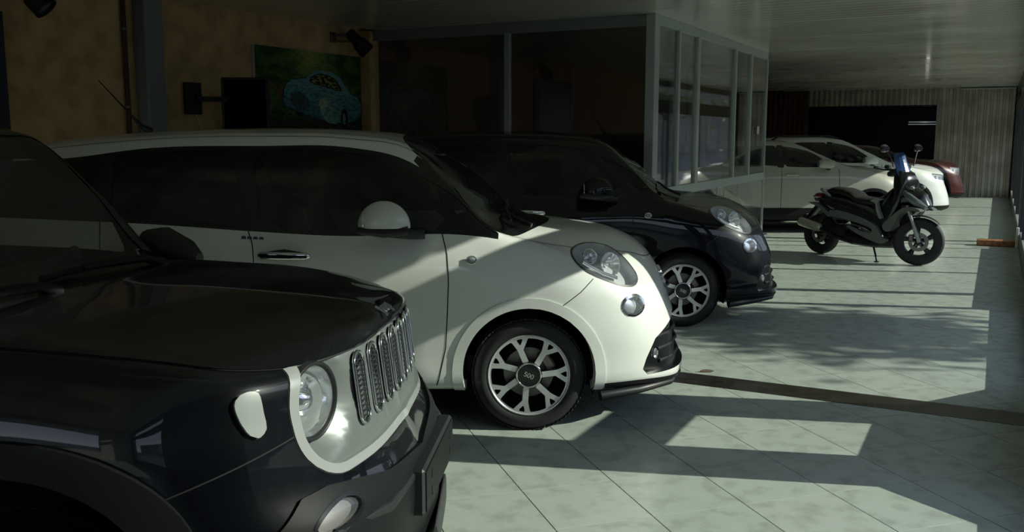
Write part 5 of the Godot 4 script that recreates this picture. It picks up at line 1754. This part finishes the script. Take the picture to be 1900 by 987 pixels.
	for side in [1.0, -1.0]:
		put("door_mirror", Soup.new().loft([[Vector3(-0.47, 1.16, 1.0 * side), 0.1, 0.075], [Vector3(-0.4, 1.155, 1.0 * side), 0.12, 0.09], [Vector3(-0.28, 1.13, 0.98 * side), 0.08, 0.06], [Vector3(-0.22, 1.11, 0.95 * side), 0.04, 0.03]], 16).tube([Vector3(-0.4, 1.12, 0.93 * side), Vector3(-0.38, 1.1, 0.8 * side)], 0.03, 8), M.black_plastic, car)
		put("roof_bar", Soup.new().tube([Vector3(-0.8, 1.64, 0.6 * side), Vector3(-0.9, 1.7, 0.59 * side), Vector3(-2.4, 1.71, 0.58 * side), Vector3(-2.5, 1.65, 0.58 * side)], 0.016, 8), M.satin_black, car)
	var wm := wheel_meshes(0.345, 0.222, 0.11, 5, 0.0, 0.3, 0.026)
	for ax in [0.0, -2.57]:
		for side in [1.0, -1.0]:
			make_wheel("wheel", car, Vector3(ax, 0.345, 0.868 * side), side, wm)
	put("rear_mirror", Soup.new().box(Vector3(-0.62, 1.5, 0), Vector3(0.03, 0.06, 0.22), Basis(Vector3(0, 0, 1), 0.2), 0.012).tube([Vector3(-0.61, 1.52, 0), Vector3(-0.63, 1.58, 0)], 0.012, 6), M.cabin_dark, car)
	interior(car, -0.33, 1.12, 0.78, true)
	return car

# ---------------------------------------------------------------- the three cars at the far end: crossovers of one build, with their own paint and roof
func cross_rows(height: float) -> Array:
	var rows := tall_rows()
	for r in rows:
		for i in r.size():
			var p: Vector3 = r[i]
			var up := smoothstep(1.0, 1.62, p.y)
			var fw := smoothstep(-2.4, -0.9, p.x)
			p.x -= (0.14 * smoothstep(0.95, 1.15, p.y) + 0.42 * up) * fw * smoothstep(0.75, 0.2, p.x)
			if p.y > 1.05:
				p.y = 1.05 + (p.y - 1.05) * (height - 1.05) / 0.635
			if p.x > 0.3 and p.y > 0.7:   # blunter, squarer nose
				p.x += 0.1 * smoothstep(0.7, 0.95, p.y) * smoothstep(0.3, 0.7, p.x)
			r[i] = p
	return rows

func crossover(label: String, at: Vector3, turn: float, paint: Material, height: float, rails: bool, wm: Dictionary) -> Node3D:
	var car := thing("crossover", label, "car", at, turn, "")
	var su := [4, 4, 4, 4, 5, 4, 4, 4, 4, 5, 5, 5, 5, 4, 3, 3]
	var sv := [2, 3, 4, 4, 4, 5, 3, 3, 5]
	var s := shell(cross_rows(height), su, sv, func(p: Vector3) -> Vector3: return Vector3(clampf(p.x, -2.6, 0.1), 0.75, 0.0))
	var got: Array
	var cuts := []
	var gaps := Soup.new()
	for ax in [0.0, -2.612]:
		cuts = []
		got = s.split(func(p: Vector3, _t: Vector2) -> float: return Vector2(p.x - ax, p.y - 0.335).length() - 0.375 if p.z > 0.4 and p.y < 0.9 else 1.0, cuts)
		s = got[1]
		var lip := Soup.new().skirt(cuts, 0.05)
		got = s.split(func(p: Vector3, _t: Vector2) -> float: return Vector2(p.x - ax, p.y - 0.335).length() - 0.43 if p.z > 0.4 and p.y < 0.9 else 1.0)
		s = got[1]
		put("arch_cladding", got[0].offset(0.008).add(lip), M.cladding, car)
		put("arch_cladding", got[0].offset(0.008).add(lip).mirror(), M.cladding, car)
		var well := Soup.new().lathe([Vector2(0.1, 0.35), Vector2(0.37, 0.35), Vector2(0.385, 0.83)], Transform3D(Basis(Vector3(1, 0, 0), Vector3(0, 0, 1), Vector3(0, -1, 0)), Vector3(ax, 0.335, 0)), 24)
		well = well.split(func(p: Vector3, _t: Vector2) -> float: return 0.2 - p.y)[0]
		put("wheel_well", well, M.well_black, car)
		put("wheel_well", well.mirror(), M.well_black, car)
	# lamps wrapping the front corner
	cuts = []
	got = s.split(func(p: Vector3, _t: Vector2) -> float: return maxf(maxf(0.42 - p.x, 0.34 - p.z), absf(p.y - 0.82 - 0.05 * (p.z - 0.5) / 0.3) - 0.06) if p.x > 0.3 else 0.5, cuts)
	s = got[1]
	for m in [false, true]:
		put("headlamp_lens", got[0].mirror() if m else got[0], M.lens_glass, car)
		var cv: Soup = got[0].offset(-0.04).skirt(cuts, 0.04)
		put("headlamp_cavity", cv.mirror() if m else cv, M.lamp_cavity, car)
	for side in [1.0, -1.0]:
		for q in [[0.66, 0.815, 0.6], [0.75, 0.805, 0.48], [0.54, 0.825, 0.68]]:
			lamp_insides(car, Vector3(q[0], q[1], q[2] * side), Vector3(0.85, 0.1, 0.4 * side).normalized(), 0.042)
	# grille between the lamps, lower intake
	got = s.split(func(p: Vector3, _t: Vector2) -> float: return maxf(absf(p.z) - 0.33, absf(p.y - 0.8) - 0.075) if p.x > 0.5 else 0.5)
	s = got[1]
	put("upper_grille", got[0].offset(-0.03).both(), M.satin_black, car)
	for k in 3:
		put("grille_bar", Soup.new().tube([Vector3(0.89 - 0.02 * k, 0.75 + 0.05 * k, 0), Vector3(0.865 - 0.02 * k, 0.75 + 0.05 * k, 0.32)], 0.012, 6).both(), M.chrome, car)
	got = s.split(func(p: Vector3, _t: Vector2) -> float: return maxf(absf(p.z) - 0.55, absf(p.y - 0.42) - 0.075) if p.x > 0.5 else 0.5)
	s = got[1]
	put("lower_grille", got[0].offset(-0.03).both(), M.satin_black, car)
	for side in [1.0, -1.0]:
		put("fog_lamp", Soup.new().lathe([Vector2(0.0, 0.02), Vector2(0.035, 0.016), Vector2(0.045, 0.0), Vector2(0.056, 0.002), Vector2(0.058, -0.03)], axle(Vector3(0.765, 0.46, 0.655 * side), Vector3(0.85, 0, 0.5 * side)), 18), M.reflector, car)
	# dark lower body
	got = s.split(func(p: Vector3, t: Vector2) -> float: return p.y - (0.43 if p.x < 0.35 else 0.3))
	put("lower_cladding", got[0].offset(0.006).both(), M.cladding, car)
	s = got[1]
	# side glass, each pane recessed; the frame round it keeps the body colour
	for q in [["front_pane", -0.62, -1.52, M.tinted_glass], ["rear_pane", -1.6, -2.3, M.privacy_glass], ["tail_pane", -2.38, -2.8, M.privacy_glass]]:
		cuts = []
		got = s.split(func(p: Vector3, t: Vector2) -> float: return maxf(maxf(p.x - q[1] - (1.1 - p.y) * 1.5 if q[1] > -1.0 else p.x - q[1], q[2] - p.x), maxf(5.06 - t.y, t.y - 5.94)), cuts)
		s = got[1]
		var gl: Soup = got[0].offset(-0.005)
		s.skirt(cuts, 0.008)
		put(q[0], gl, q[3], car)
		put(q[0], gl.mirror(), q[3], car)
	got = s.split(func(p: Vector3, t: Vector2) -> float: return maxf(maxf(5.0 - t.y, t.y - 5.97), maxf(-1.62 - p.x, p.x + 1.5)))
	s = got[1]
	put2("window_pillar", got[0], M.satin_black, car)
	got = s.split(func(p: Vector3, t: Vector2) -> float: return maxf(maxf(5.1 - t.y, t.y - 6.0), 14.2 - t.x))
	put("rear_window", got[0].both(), M.privacy_glass, car)
	s = got[1]
	# windscreen between the foot and top columns of the grid
	got = s.split(func(p: Vector3, t: Vector2) -> float: return maxf(7.0 - t.y, maxf(6.05 - t.x, t.x - 8.1)) if p.x < 0.3 else 0.5)
	put("windscreen", got[0].offset(-0.003).both(), M.screen_glass, car)
	s = got[1]
	got = s.split(func(p: Vector3, t: Vector2) -> float: return maxf(6.9 - t.y, maxf(5.75 - t.x, t.x - 6.05)))
	put("cowl", got[0].both(), M.satin_black, car)
	s = got[1]
	cuts = []
	got = s.split(func(p: Vector3, t: Vector2) -> float: return 6.6 - t.y if p.x > -0.7 else 0.5, cuts)
	put("bonnet", got[0].both(), paint, car)
	gaps.ribbon(cuts, 0.004)
	s = got[1]
	got = s.split(func(p: Vector3, t: Vector2) -> float: return 6.9 - t.y if p.x < -0.7 else 0.5)
	put("roof", got[0].both(), paint, car)
	s = got[1]
	for q in [["front_wing", -0.58], ["front_door", -1.55], ["rear_door", -2.3]]:
		cuts = []
		got = s.split(func(p: Vector3, t: Vector2) -> float: return maxf(q[1] - p.x, t.y - 5.0), cuts)
		put(q[0], got[0], paint, car)
		put(q[0], got[0].mirror(), paint, car)
		gaps.ribbon(cuts.filter(func(c): return absf(c[0].x - q[1]) < 0.01), 0.004)
		s = got[1]
	put("rear_body", s.both(), paint, car)
	put_stuff("panel_gaps", gaps.both(), M.seam, car)
	put("underbody", Soup.new().box(Vector3(-1.15, 0.32, 0), Vector3(3.8, 0.2, 1.3)), M.well_black, car)
	for side in [1.0, -1.0]:
		var mn := put("door_mirror", Soup.new().loft([[Vector3(-0.98, 1.17, 0.98 * side), 0.07, 0.05], [Vector3(-0.93, 1.175, 1.0 * side), 0.1, 0.075], [Vector3(-0.8, 1.17, 1.0 * side), 0.1, 0.075], [Vector3(-0.72, 1.16, 0.98 * side), 0.05, 0.045]], 16), paint, car)
		put("mirror_foot", Soup.new().tube([Vector3(-0.82, 1.1, 0.93 * side), Vector3(-0.74, 1.08, 0.82 * side)], 0.025, 8), M.black_plastic, mn)
		for hx in [-1.38, -2.14]:
			put("door_handle", Soup.new().loft([[Vector3(hx - 0.11, 0.985, 0.885 * side), 0.008, 0.01], [Vector3(hx - 0.09, 0.985, 0.902 * side), 0.012, 0.018], [Vector3(hx + 0.09, 0.98, 0.902 * side), 0.012, 0.018], [Vector3(hx + 0.11, 0.98, 0.885 * side), 0.008, 0.01]], 12), paint, car)
		if rails:
			put("roof_rail", Soup.new().tube([Vector3(-1.35, height - 0.06, 0.58 * side), Vector3(-1.5, height, 0.575 * side), Vector3(-2.5, height - 0.01, 0.56 * side), Vector3(-2.65, height - 0.09, 0.55 * side)], 0.018, 8), M.satin_black, car)
		for ax in [0.0, -2.612]:
			make_wheel("wheel", car, Vector3(ax, 0.318, 0.862 * side), side, wm)
		put("tail_lamp", Soup.new().ball(Transform3D(Basis.from_scale(Vector3(0.12, 0.08, 0.06)), Vector3(-3.06, 0.95, 0.72 * side)), 12, 8), M.red_lens, car)
	interior(car, -0.4, 1.06, 0.78, true)
	return car

# ---------------------------------------------------------------- the maxi scooter. Local: rear wheel contact at the origin, front +x, right side +z
func small_wheel(called: String, parent: Node3D, at: Vector3, rt: float, rr: float, half: float, steer: float) -> void:
	var ax := Transform3D(Basis(Vector3(1, 0, 0), Vector3(0, 0, 1), Vector3(0, -1, 0)), Vector3.ZERO)
	var w := Node3D.new()
	w.name = called
	parent.add_child(w, true)
	w.position = at
	w.rotation.y = steer
	put("tyre", Soup.new().lathe([Vector2(rr - 0.012, -half * 0.75), Vector2(rr + 0.01, -half * 0.85), Vector2(rt - 0.035, -half), Vector2(rt - 0.008, -half * 0.55), Vector2(rt, 0.0), Vector2(rt - 0.008, half * 0.55), Vector2(rt - 0.035, half), Vector2(rr + 0.01, half * 0.85), Vector2(rr - 0.012, half * 0.75)], ax, 48), M.rubber, w)
	put("rim", Soup.new().lathe([Vector2(rr - 0.02, -half * 0.7), Vector2(rr - 0.005, -half * 0.75), Vector2(rr - 0.03, 0.0), Vector2(rr - 0.005, half * 0.75), Vector2(rr - 0.02, half * 0.7)], ax, 40), M.rim_dark, w)
	for i in 5:
		var a := TAU * i / 5.0 + 0.4
		var u := Vector3(cos(a), sin(a), 0)
		var v := Vector3(-sin(a), cos(a), 0)
		put("spoke", Soup.new().loft([[u * 0.03, 0.024, 0.03, a, 3.0], [u * (rr * 0.55), 0.018, 0.024, a, 3.0], [u * (rr - 0.01) + v * 0.008, 0.024, 0.042, a, 3.0]], 10), M.rim_dark, w)
	put("hub", Soup.new().lathe([Vector2(0.0, -0.05), Vector2(0.045, -0.05), Vector2(0.05, 0.0), Vector2(0.045, 0.05), Vector2(0.0, 0.05)], ax, 20), M.rim_dark, w)
	var disc := Soup.new().lathe([Vector2(0.075, 0.056), Vector2(0.12, 0.056), Vector2(0.12, 0.06), Vector2(0.075, 0.06)], ax, 36)
	for i in 6:
		var a := TAU * i / 6.0
		disc.box(Vector3(cos(a), sin(a), 0) * 0.06 + Vector3(0, 0, 0.056), Vector3(0.05, 0.014, 0.004), Basis(Vector3(0, 0, 1), a))
	put("brake_disc", disc, M.steel, w)

func side_panel(pts: Array, z0: float, z1: float, bevel := 0.012, per := 3) -> Soup:   # an outline in the scooter's side view, from z0 out to z1
	return Soup.new().plate(curve2(pts, per), Transform3D(Basis.IDENTITY, Vector3(0, 0, z0)), z1 - z0, bevel)

func scooter(at: Vector3, turn: float) -> void:
	var sc := thing("scooter", "black maxi scooter on its side stand with a blue-tinted windscreen", "scooter", at, turn)
	var bk = M.scooter_black
	var gy = M.scooter_grey
	var steer := deg_to_rad(30.0)
	var fa := Vector3(1.47, 0.305, 0.0)
	small_wheel("front_wheel", sc, fa, 0.305, 0.2, 0.058, steer)
	small_wheel("rear_wheel", sc, Vector3(0.0, 0.28, 0.0), 0.28, 0.175, 0.07, 0.0)
	# fork turned with the wheel
	var fb := Basis(Vector3.UP, steer)
	for z in [0.095, -0.095]:
		put("fork_leg", Soup.new().tube([fa + fb * Vector3(0.01, 0.0, z), fa + fb * Vector3(-0.06, 0.19, z)], 0.026, 12).tube([fa + fb * Vector3(-0.055, 0.18, z), fa + fb * Vector3(-0.16, 0.46, z)], 0.02, 12), M.bright_silver, sc)
	put("front_caliper", Soup.new().box(fa + fb * Vector3(-0.09, 0.05, 0.075), Vector3(0.06, 0.09, 0.045), fb, 0.012), M.steel, sc)
	var mg := Soup.new()
	for i in 12:
		var a0 := 0.75 + 1.6 * i / 12.0
		var a1 := 0.75 + 1.6 * (i + 1) / 12.0
		for j in 6:
			var b0 := -1.2 + 2.4 * j / 6.0
			var b1 := -1.2 + 2.4 * (j + 1) / 6.0
			var q := []
			var nn := []
			for c in [[a0, b0], [a1, b0], [a1, b1], [a0, b1]]:
				var r: float = 0.318 + 0.02 * cos(c[1])
				nn.append(fb * Vector3(cos(c[0]) * cos(c[1]), sin(c[0]) * cos(c[1]), sin(c[1])))
				q.append(fa + fb * Vector3(cos(c[0]) * r, sin(c[0]) * r, sin(c[1]) * 0.085))
			mg.quad(q[0], q[1], q[2], q[3], nn[0], nn[1], nn[2], nn[3])
	put("front_mudguard", mg, M.black_plastic, sc)
	# frame and engine under the floor
	put("under_tray", Soup.new().loft([[Vector3(0.25, 0.33, 0), 0.12, 0.1], [Vector3(0.55, 0.27, 0), 0.15, 0.09], [Vector3(0.9, 0.24, 0), 0.17, 0.07], [Vector3(1.15, 0.27, 0), 0.13, 0.08], [Vector3(1.24, 0.38, 0), 0.1, 0.08]], 18), M.black_plastic, sc)
	put("engine_case", Soup.new().loft([[Vector3(-0.12, 0.3, -0.12), 0.05, 0.09], [Vector3(0.1, 0.31, -0.13), 0.07, 0.12], [Vector3(0.4, 0.33, -0.1), 0.08, 0.11], [Vector3(0.55, 0.34, -0.06), 0.05, 0.08]], 16).loft([[Vector3(0.1, 0.36, 0.08), 0.05, 0.05], [Vector3(0.3, 0.36, 0.1), 0.07, 0.1], [Vector3(0.48, 0.34, 0.1), 0.06, 0.09]], 16), M.black_plastic, sc)
	put("rear_shock", Soup.new().tube([Vector3(0.02, 0.34, 0.14), Vector3(0.2, 0.66, 0.16)], 0.022, 10).lathe([Vector2(0.034, 0.0), Vector2(0.04, 0.02), Vector2(0.034, 0.04), Vector2(0.04, 0.06), Vector2(0.034, 0.08), Vector2(0.04, 0.1), Vector2(0.034, 0.12), Vector2(0.04, 0.14), Vector2(0.034, 0.16)], axle(Vector3(0.07, 0.43, 0.145), Vector3(0.18, 0.32, 0.02)), 16), M.rim_dark, sc)
	# tail body
	put("tail_body", Soup.new().loft([[Vector3(-0.1, 0.76, 0), 0.06, 0.05, 0.3], [Vector3(0.05, 0.76, 0), 0.14, 0.09, 0.2], [Vector3(0.25, 0.72, 0), 0.19, 0.13, 0.1], [Vector3(0.5, 0.66, 0), 0.21, 0.17], [Vector3(0.8, 0.58, 0), 0.2, 0.19], [Vector3(1.02, 0.48, 0), 0.16, 0.17]], 22), bk, sc)
	put("rear_mudguard", Soup.new().loft([[Vector3(-0.27, 0.42, 0), 0.08, 0.015, 1.0], [Vector3(-0.16, 0.56, 0), 0.085, 0.02, 0.9], [Vector3(-0.02, 0.7, 0), 0.09, 0.03, 0.8]], 12), M.black_plastic, sc)
	put("plate_blank", Soup.new().box(Vector3(-0.28, 0.47, 0), Vector3(0.012, 0.17, 0.17), Basis(Vector3(0, 0, 1), -0.5), 0.004), M.black_plastic, sc)
	# seat: two steps
	put("seat", Soup.new().loft([[Vector3(0.12, 0.87, 0), 0.1, 0.035], [Vector3(0.22, 0.895, 0), 0.14, 0.05], [Vector3(0.42, 0.885, 0), 0.16, 0.055], [Vector3(0.54, 0.845, 0), 0.17, 0.06], [Vector3(0.62, 0.79, 0), 0.175, 0.055], [Vector3(0.78, 0.775, 0), 0.165, 0.055], [Vector3(0.92, 0.77, 0), 0.12, 0.05], [Vector3(0.97, 0.765, 0), 0.07, 0.03]], 20), M.vinyl, sc)
	var gr := Soup.new()
	gr.tube([Vector3(0.26, 0.83, 0.19), Vector3(0.16, 0.88, 0.19), Vector3(0.06, 0.905, 0.12), Vector3(0.03, 0.91, 0.0), Vector3(0.06, 0.905, -0.12), Vector3(0.16, 0.88, -0.19), Vector3(0.26, 0.83, -0.19)], [0.014, 0.024, 0.024, 0.02, 0.024, 0.024, 0.014], 10)
	put("grab_rail", gr, M.bright_silver, sc)
	put("tail_lamp", Soup.new().loft([[Vector3(-0.13, 0.79, 0), 0.05, 0.02, 0.4], [Vector3(-0.04, 0.81, 0), 0.12, 0.045, 0.3], [Vector3(0.08, 0.82, 0), 0.165, 0.04, 0.2]], 16), M.red_lens, sc)
	# side panels, both sides
	for side in [1.0, -1.0]:
		var mir := func(s: Soup) -> Soup: return s if side > 0.0 else s.mirror()
		put("side_panel", mir.call(side_panel([Vector2(0.27, 0.62), Vector2(0.4, 0.645), Vector2(0.62, 0.61), Vector2(0.84, 0.55), Vector2(1.0, 0.47), Vector2(1.08, 0.35), Vector2(1.16, 0.31), Vector2(1.1, 0.26), Vector2(1.02, 0.26), Vector2(0.8, 0.32), Vector2(0.56, 0.43), Vector2(0.6, 0.45), Vector2(0.82, 0.385), Vector2(0.93, 0.39), Vector2(0.9, 0.45), Vector2(0.7, 0.5), Vector2(0.45, 0.54), Vector2(0.3, 0.56)], 0.17, 0.215)), gy, sc)
		put("tail_stripe", mir.call(side_panel([Vector2(-0.1, 0.72), Vector2(0.05, 0.72), Vector2(0.22, 0.62), Vector2(0.27, 0.56), Vector2(0.22, 0.55), Vector2(0.08, 0.66)], 0.12, 0.19)), gy, sc)
		put("leg_trim", mir.call(side_panel([Vector2(0.9, 0.8), Vector2(0.98, 0.83), Vector2(1.1, 0.83), Vector2(1.01, 0.8), Vector2(1.03, 0.7), Vector2(1.08, 0.6), Vector2(1.04, 0.58), Vector2(0.99, 0.68), Vector2(0.97, 0.77)], 0.19, 0.225)), M.bright_silver, sc)
		put("nose_trim", mir.call(side_panel([Vector2(1.08, 0.5), Vector2(1.2, 0.62), Vector2(1.36, 0.74), Vector2(1.52, 0.74), Vector2(1.58, 0.7), Vector2(1.42, 0.7), Vector2(1.3, 0.62), Vector2(1.22, 0.45), Vector2(1.12, 0.42)], 0.1, 0.205)), gy, sc)
		put("headlamp", mir.call(Soup.new().loft([[Vector3(1.3, 0.95, 0.15), 0.02, 0.015, -0.6], [Vector3(1.4, 0.87, 0.15), 0.045, 0.05, -0.6], [Vector3(1.5, 0.79, 0.1), 0.055, 0.05, -0.5], [Vector3(1.575, 0.745, 0.05), 0.03, 0.025, -0.4]], 16)), M.lamp_glass, sc)
		put("front_indicator", mir.call(Soup.new().ball(Transform3D(Basis.from_scale(Vector3(0.035, 0.025, 0.03)), Vector3(1.41, 0.985, 0.12)), 12, 8)), M.marker_lens, sc)
		# mirrors on thin stalks
		var ms := put("mirror", mir.call(Soup.new().loft([[Vector3(1.13, 1.475, 0.36), 0.05, 0.028], [Vector3(1.15, 1.48, 0.36), 0.085, 0.05], [Vector3(1.19, 1.475, 0.36), 0.06, 0.03]], 16)), bk, sc)
		put("mirror_stalk", mir.call(Soup.new().tube([Vector3(1.2, 1.25, 0.22), Vector3(1.19, 1.36, 0.27), Vector3(1.165, 1.45, 0.34)], 0.008, 8)), M.black_plastic, ms)
	# front cowl, leg shield, knee tunnel
	put("front_cowl", Soup.new().loft([[Vector3(1.1, 0.42, 0), 0.14, 0.08, -0.9], [Vector3(1.17, 0.6, 0), 0.2, 0.1, -0.9], [Vector3(1.24, 0.78, 0), 0.22, 0.15, -0.8], [Vector3(1.26, 0.95, 0), 0.2, 0.16, -0.7], [Vector3(1.22, 1.08, 0), 0.17, 0.13, -0.7], [Vector3(1.17, 1.15, 0), 0.12, 0.07, -0.7]], 24), bk, sc)
	put("nose", Soup.new().loft([[Vector3(1.2, 0.82, 0), 0.19, 0.2, -0.4, 2.2], [Vector3(1.35, 0.86, 0), 0.17, 0.15, -0.5, 2.2], [Vector3(1.47, 0.82, 0), 0.12, 0.11, -0.6, 2.2], [Vector3(1.56, 0.74, 0), 0.06, 0.05, -0.7, 2.2]], 22), bk, sc)
	put("knee_tunnel", Soup.new().loft([[Vector3(0.88, 0.68, 0), 0.14, 0.14, 0.0], [Vector3(0.98, 0.74, 0), 0.15, 0.15, -0.2], [Vector3(1.08, 0.84, 0), 0.17, 0.16, -0.4], [Vector3(1.18, 0.95, 0), 0.17, 0.15, -0.6]], 20), bk, sc)
	put("centre_cover", Soup.new().loft([[Vector3(0.8, 0.58, 0), 0.13, 0.16], [Vector3(0.95, 0.6, 0), 0.15, 0.2], [Vector3(1.08, 0.64, 0), 0.16, 0.24], [Vector3(1.18, 0.72, 0), 0.17, 0.24]], 18), M.black_plastic, sc)
	put("dash_cover", Soup.new().loft([[Vector3(1.05, 1.15, 0), 0.12, 0.04], [Vector3(1.16, 1.18, 0), 0.15, 0.06], [Vector3(1.26, 1.15, 0), 0.12, 0.05]], 18), M.black_plastic, sc)
	# handlebar
	put("handlebar", Soup.new().tube([Vector3(1.02, 1.24, 0.36), Vector3(1.08, 1.22, 0.26), Vector3(1.14, 1.2, 0.1), Vector3(1.14, 1.2, -0.1), Vector3(1.08, 1.22, -0.26), Vector3(1.02, 1.24, -0.36)], [0.02, 0.018, 0.014, 0.014, 0.018, 0.02], 10).tube([Vector3(1.14, 1.22, 0.27), Vector3(1.12, 1.23, 0.36)], 0.007, 6).box(Vector3(1.12, 1.24, 0.22), Vector3(0.07, 0.06, 0.07), Basis.IDENTITY, 0.015).box(Vector3(1.12, 1.24, -0.22), Vector3(0.07, 0.06, 0.07), Basis.IDENTITY, 0.015), M.black_plastic, sc)
	# windscreen: a curved sheet with thickness
	var ws := Soup.new()
	var cnt := 8
	for layer in [0.0, -0.006]:
		for i in cnt:
			for j in 6:
				var q := []
				for c in [[i, j], [i + 1, j], [i + 1, j + 1], [i, j + 1]]:
					var v: float = float(c[0]) / cnt
					var a: float = (float(c[1]) / 6.0 - 0.5) * 2.0
					var w := lerpf(0.15, 0.09, v * v)
					q.append(Vector3(lerpf(1.33, 1.18, v) - 0.07 * a * a + layer, lerpf(1.06, 1.43, v) - 0.03 * a * a * v, a * w))
				ws.face(q[0], q[1], q[2], q[3], Vector3(1, 0.4, 0) if layer == 0.0 else Vector3(-1, -0.4, 0))
	put("windscreen", ws, M.blue_screen, sc)
	# silencer, side stand
	put("silencer", Soup.new().lathe([Vector2(0.0, 0.0), Vector2(0.03, 0.0), Vector2(0.055, 0.015), Vector2(0.062, 0.05), Vector2(0.062, 0.3), Vector2(0.05, 0.36), Vector2(0.02, 0.37)], axle(Vector3(-0.24, 0.455, 0.2), Vector3(0.95, -0.2, -0.05)), 24), M.exhaust, sc)
	put("exhaust_pipe", Soup.new().tube([Vector3(0.1, 0.38, 0.19), Vector3(0.3, 0.28, 0.17), Vector3(0.6, 0.22, 0.12)], 0.022, 8), M.rim_dark, sc)
	put("side_stand", Soup.new().tube([Vector3(0.88, 0.24, 0.1), Vector3(0.95, 0.1, 0.13), Vector3(1.0, 0.01, 0.16)], 0.013, 8).box(Vector3(1.0, 0.008, 0.165), Vector3(0.06, 0.014, 0.04), Basis.IDENTITY, 0.004), M.rim_dark, sc)

func _ready() -> void:
	camera_and_light()
	materials()
	build_floor()
	build_shell()
	build_front()
	build_outside()
	build_office()
	build_wall_things()
	var wm := wheel_meshes(0.317, 0.228, 0.105, 7, 0.2, 0.36, 0.0165, "500")
	tall_car("family_car", "white tall family car in the sun with chrome door handle, second from the camera", vw(0.094, 0, -5.88), YAW, M.paint_white, wm)
	tall_car("family_car", "black tall family car behind the white one, in front of the office booth", vw(1.47, 0, -8.72), YAW, M.paint_black, wm)
	off_roader(vw(-1.2, 0, -2.99), YAW - 4.6)
	var cw := wheel_meshes(0.318, 0.222, 0.105, 5, 0.1, 0.3, 0.026)
	crossover("pearl white crossover with white door mirror, nearest of the cars behind the scooter", vw(6.08, 0, -16.5), YAW, M.paint_pearl, 1.58, false, cw)
	crossover("white crossover with roof rails, half hidden behind the pearl one", vw(7.67, 0, -18.7), YAW, M.paint_snow, 1.63, true, cw)
	crossover("dark red crossover, only its nose seen by the corrugated wall", vw(9.75, 0, -22.4), YAW, M.paint_red, 1.44, false, cw)
	scooter(vw(4.34, 0, -12.93), YAW - 55.65)
	build_small_things()
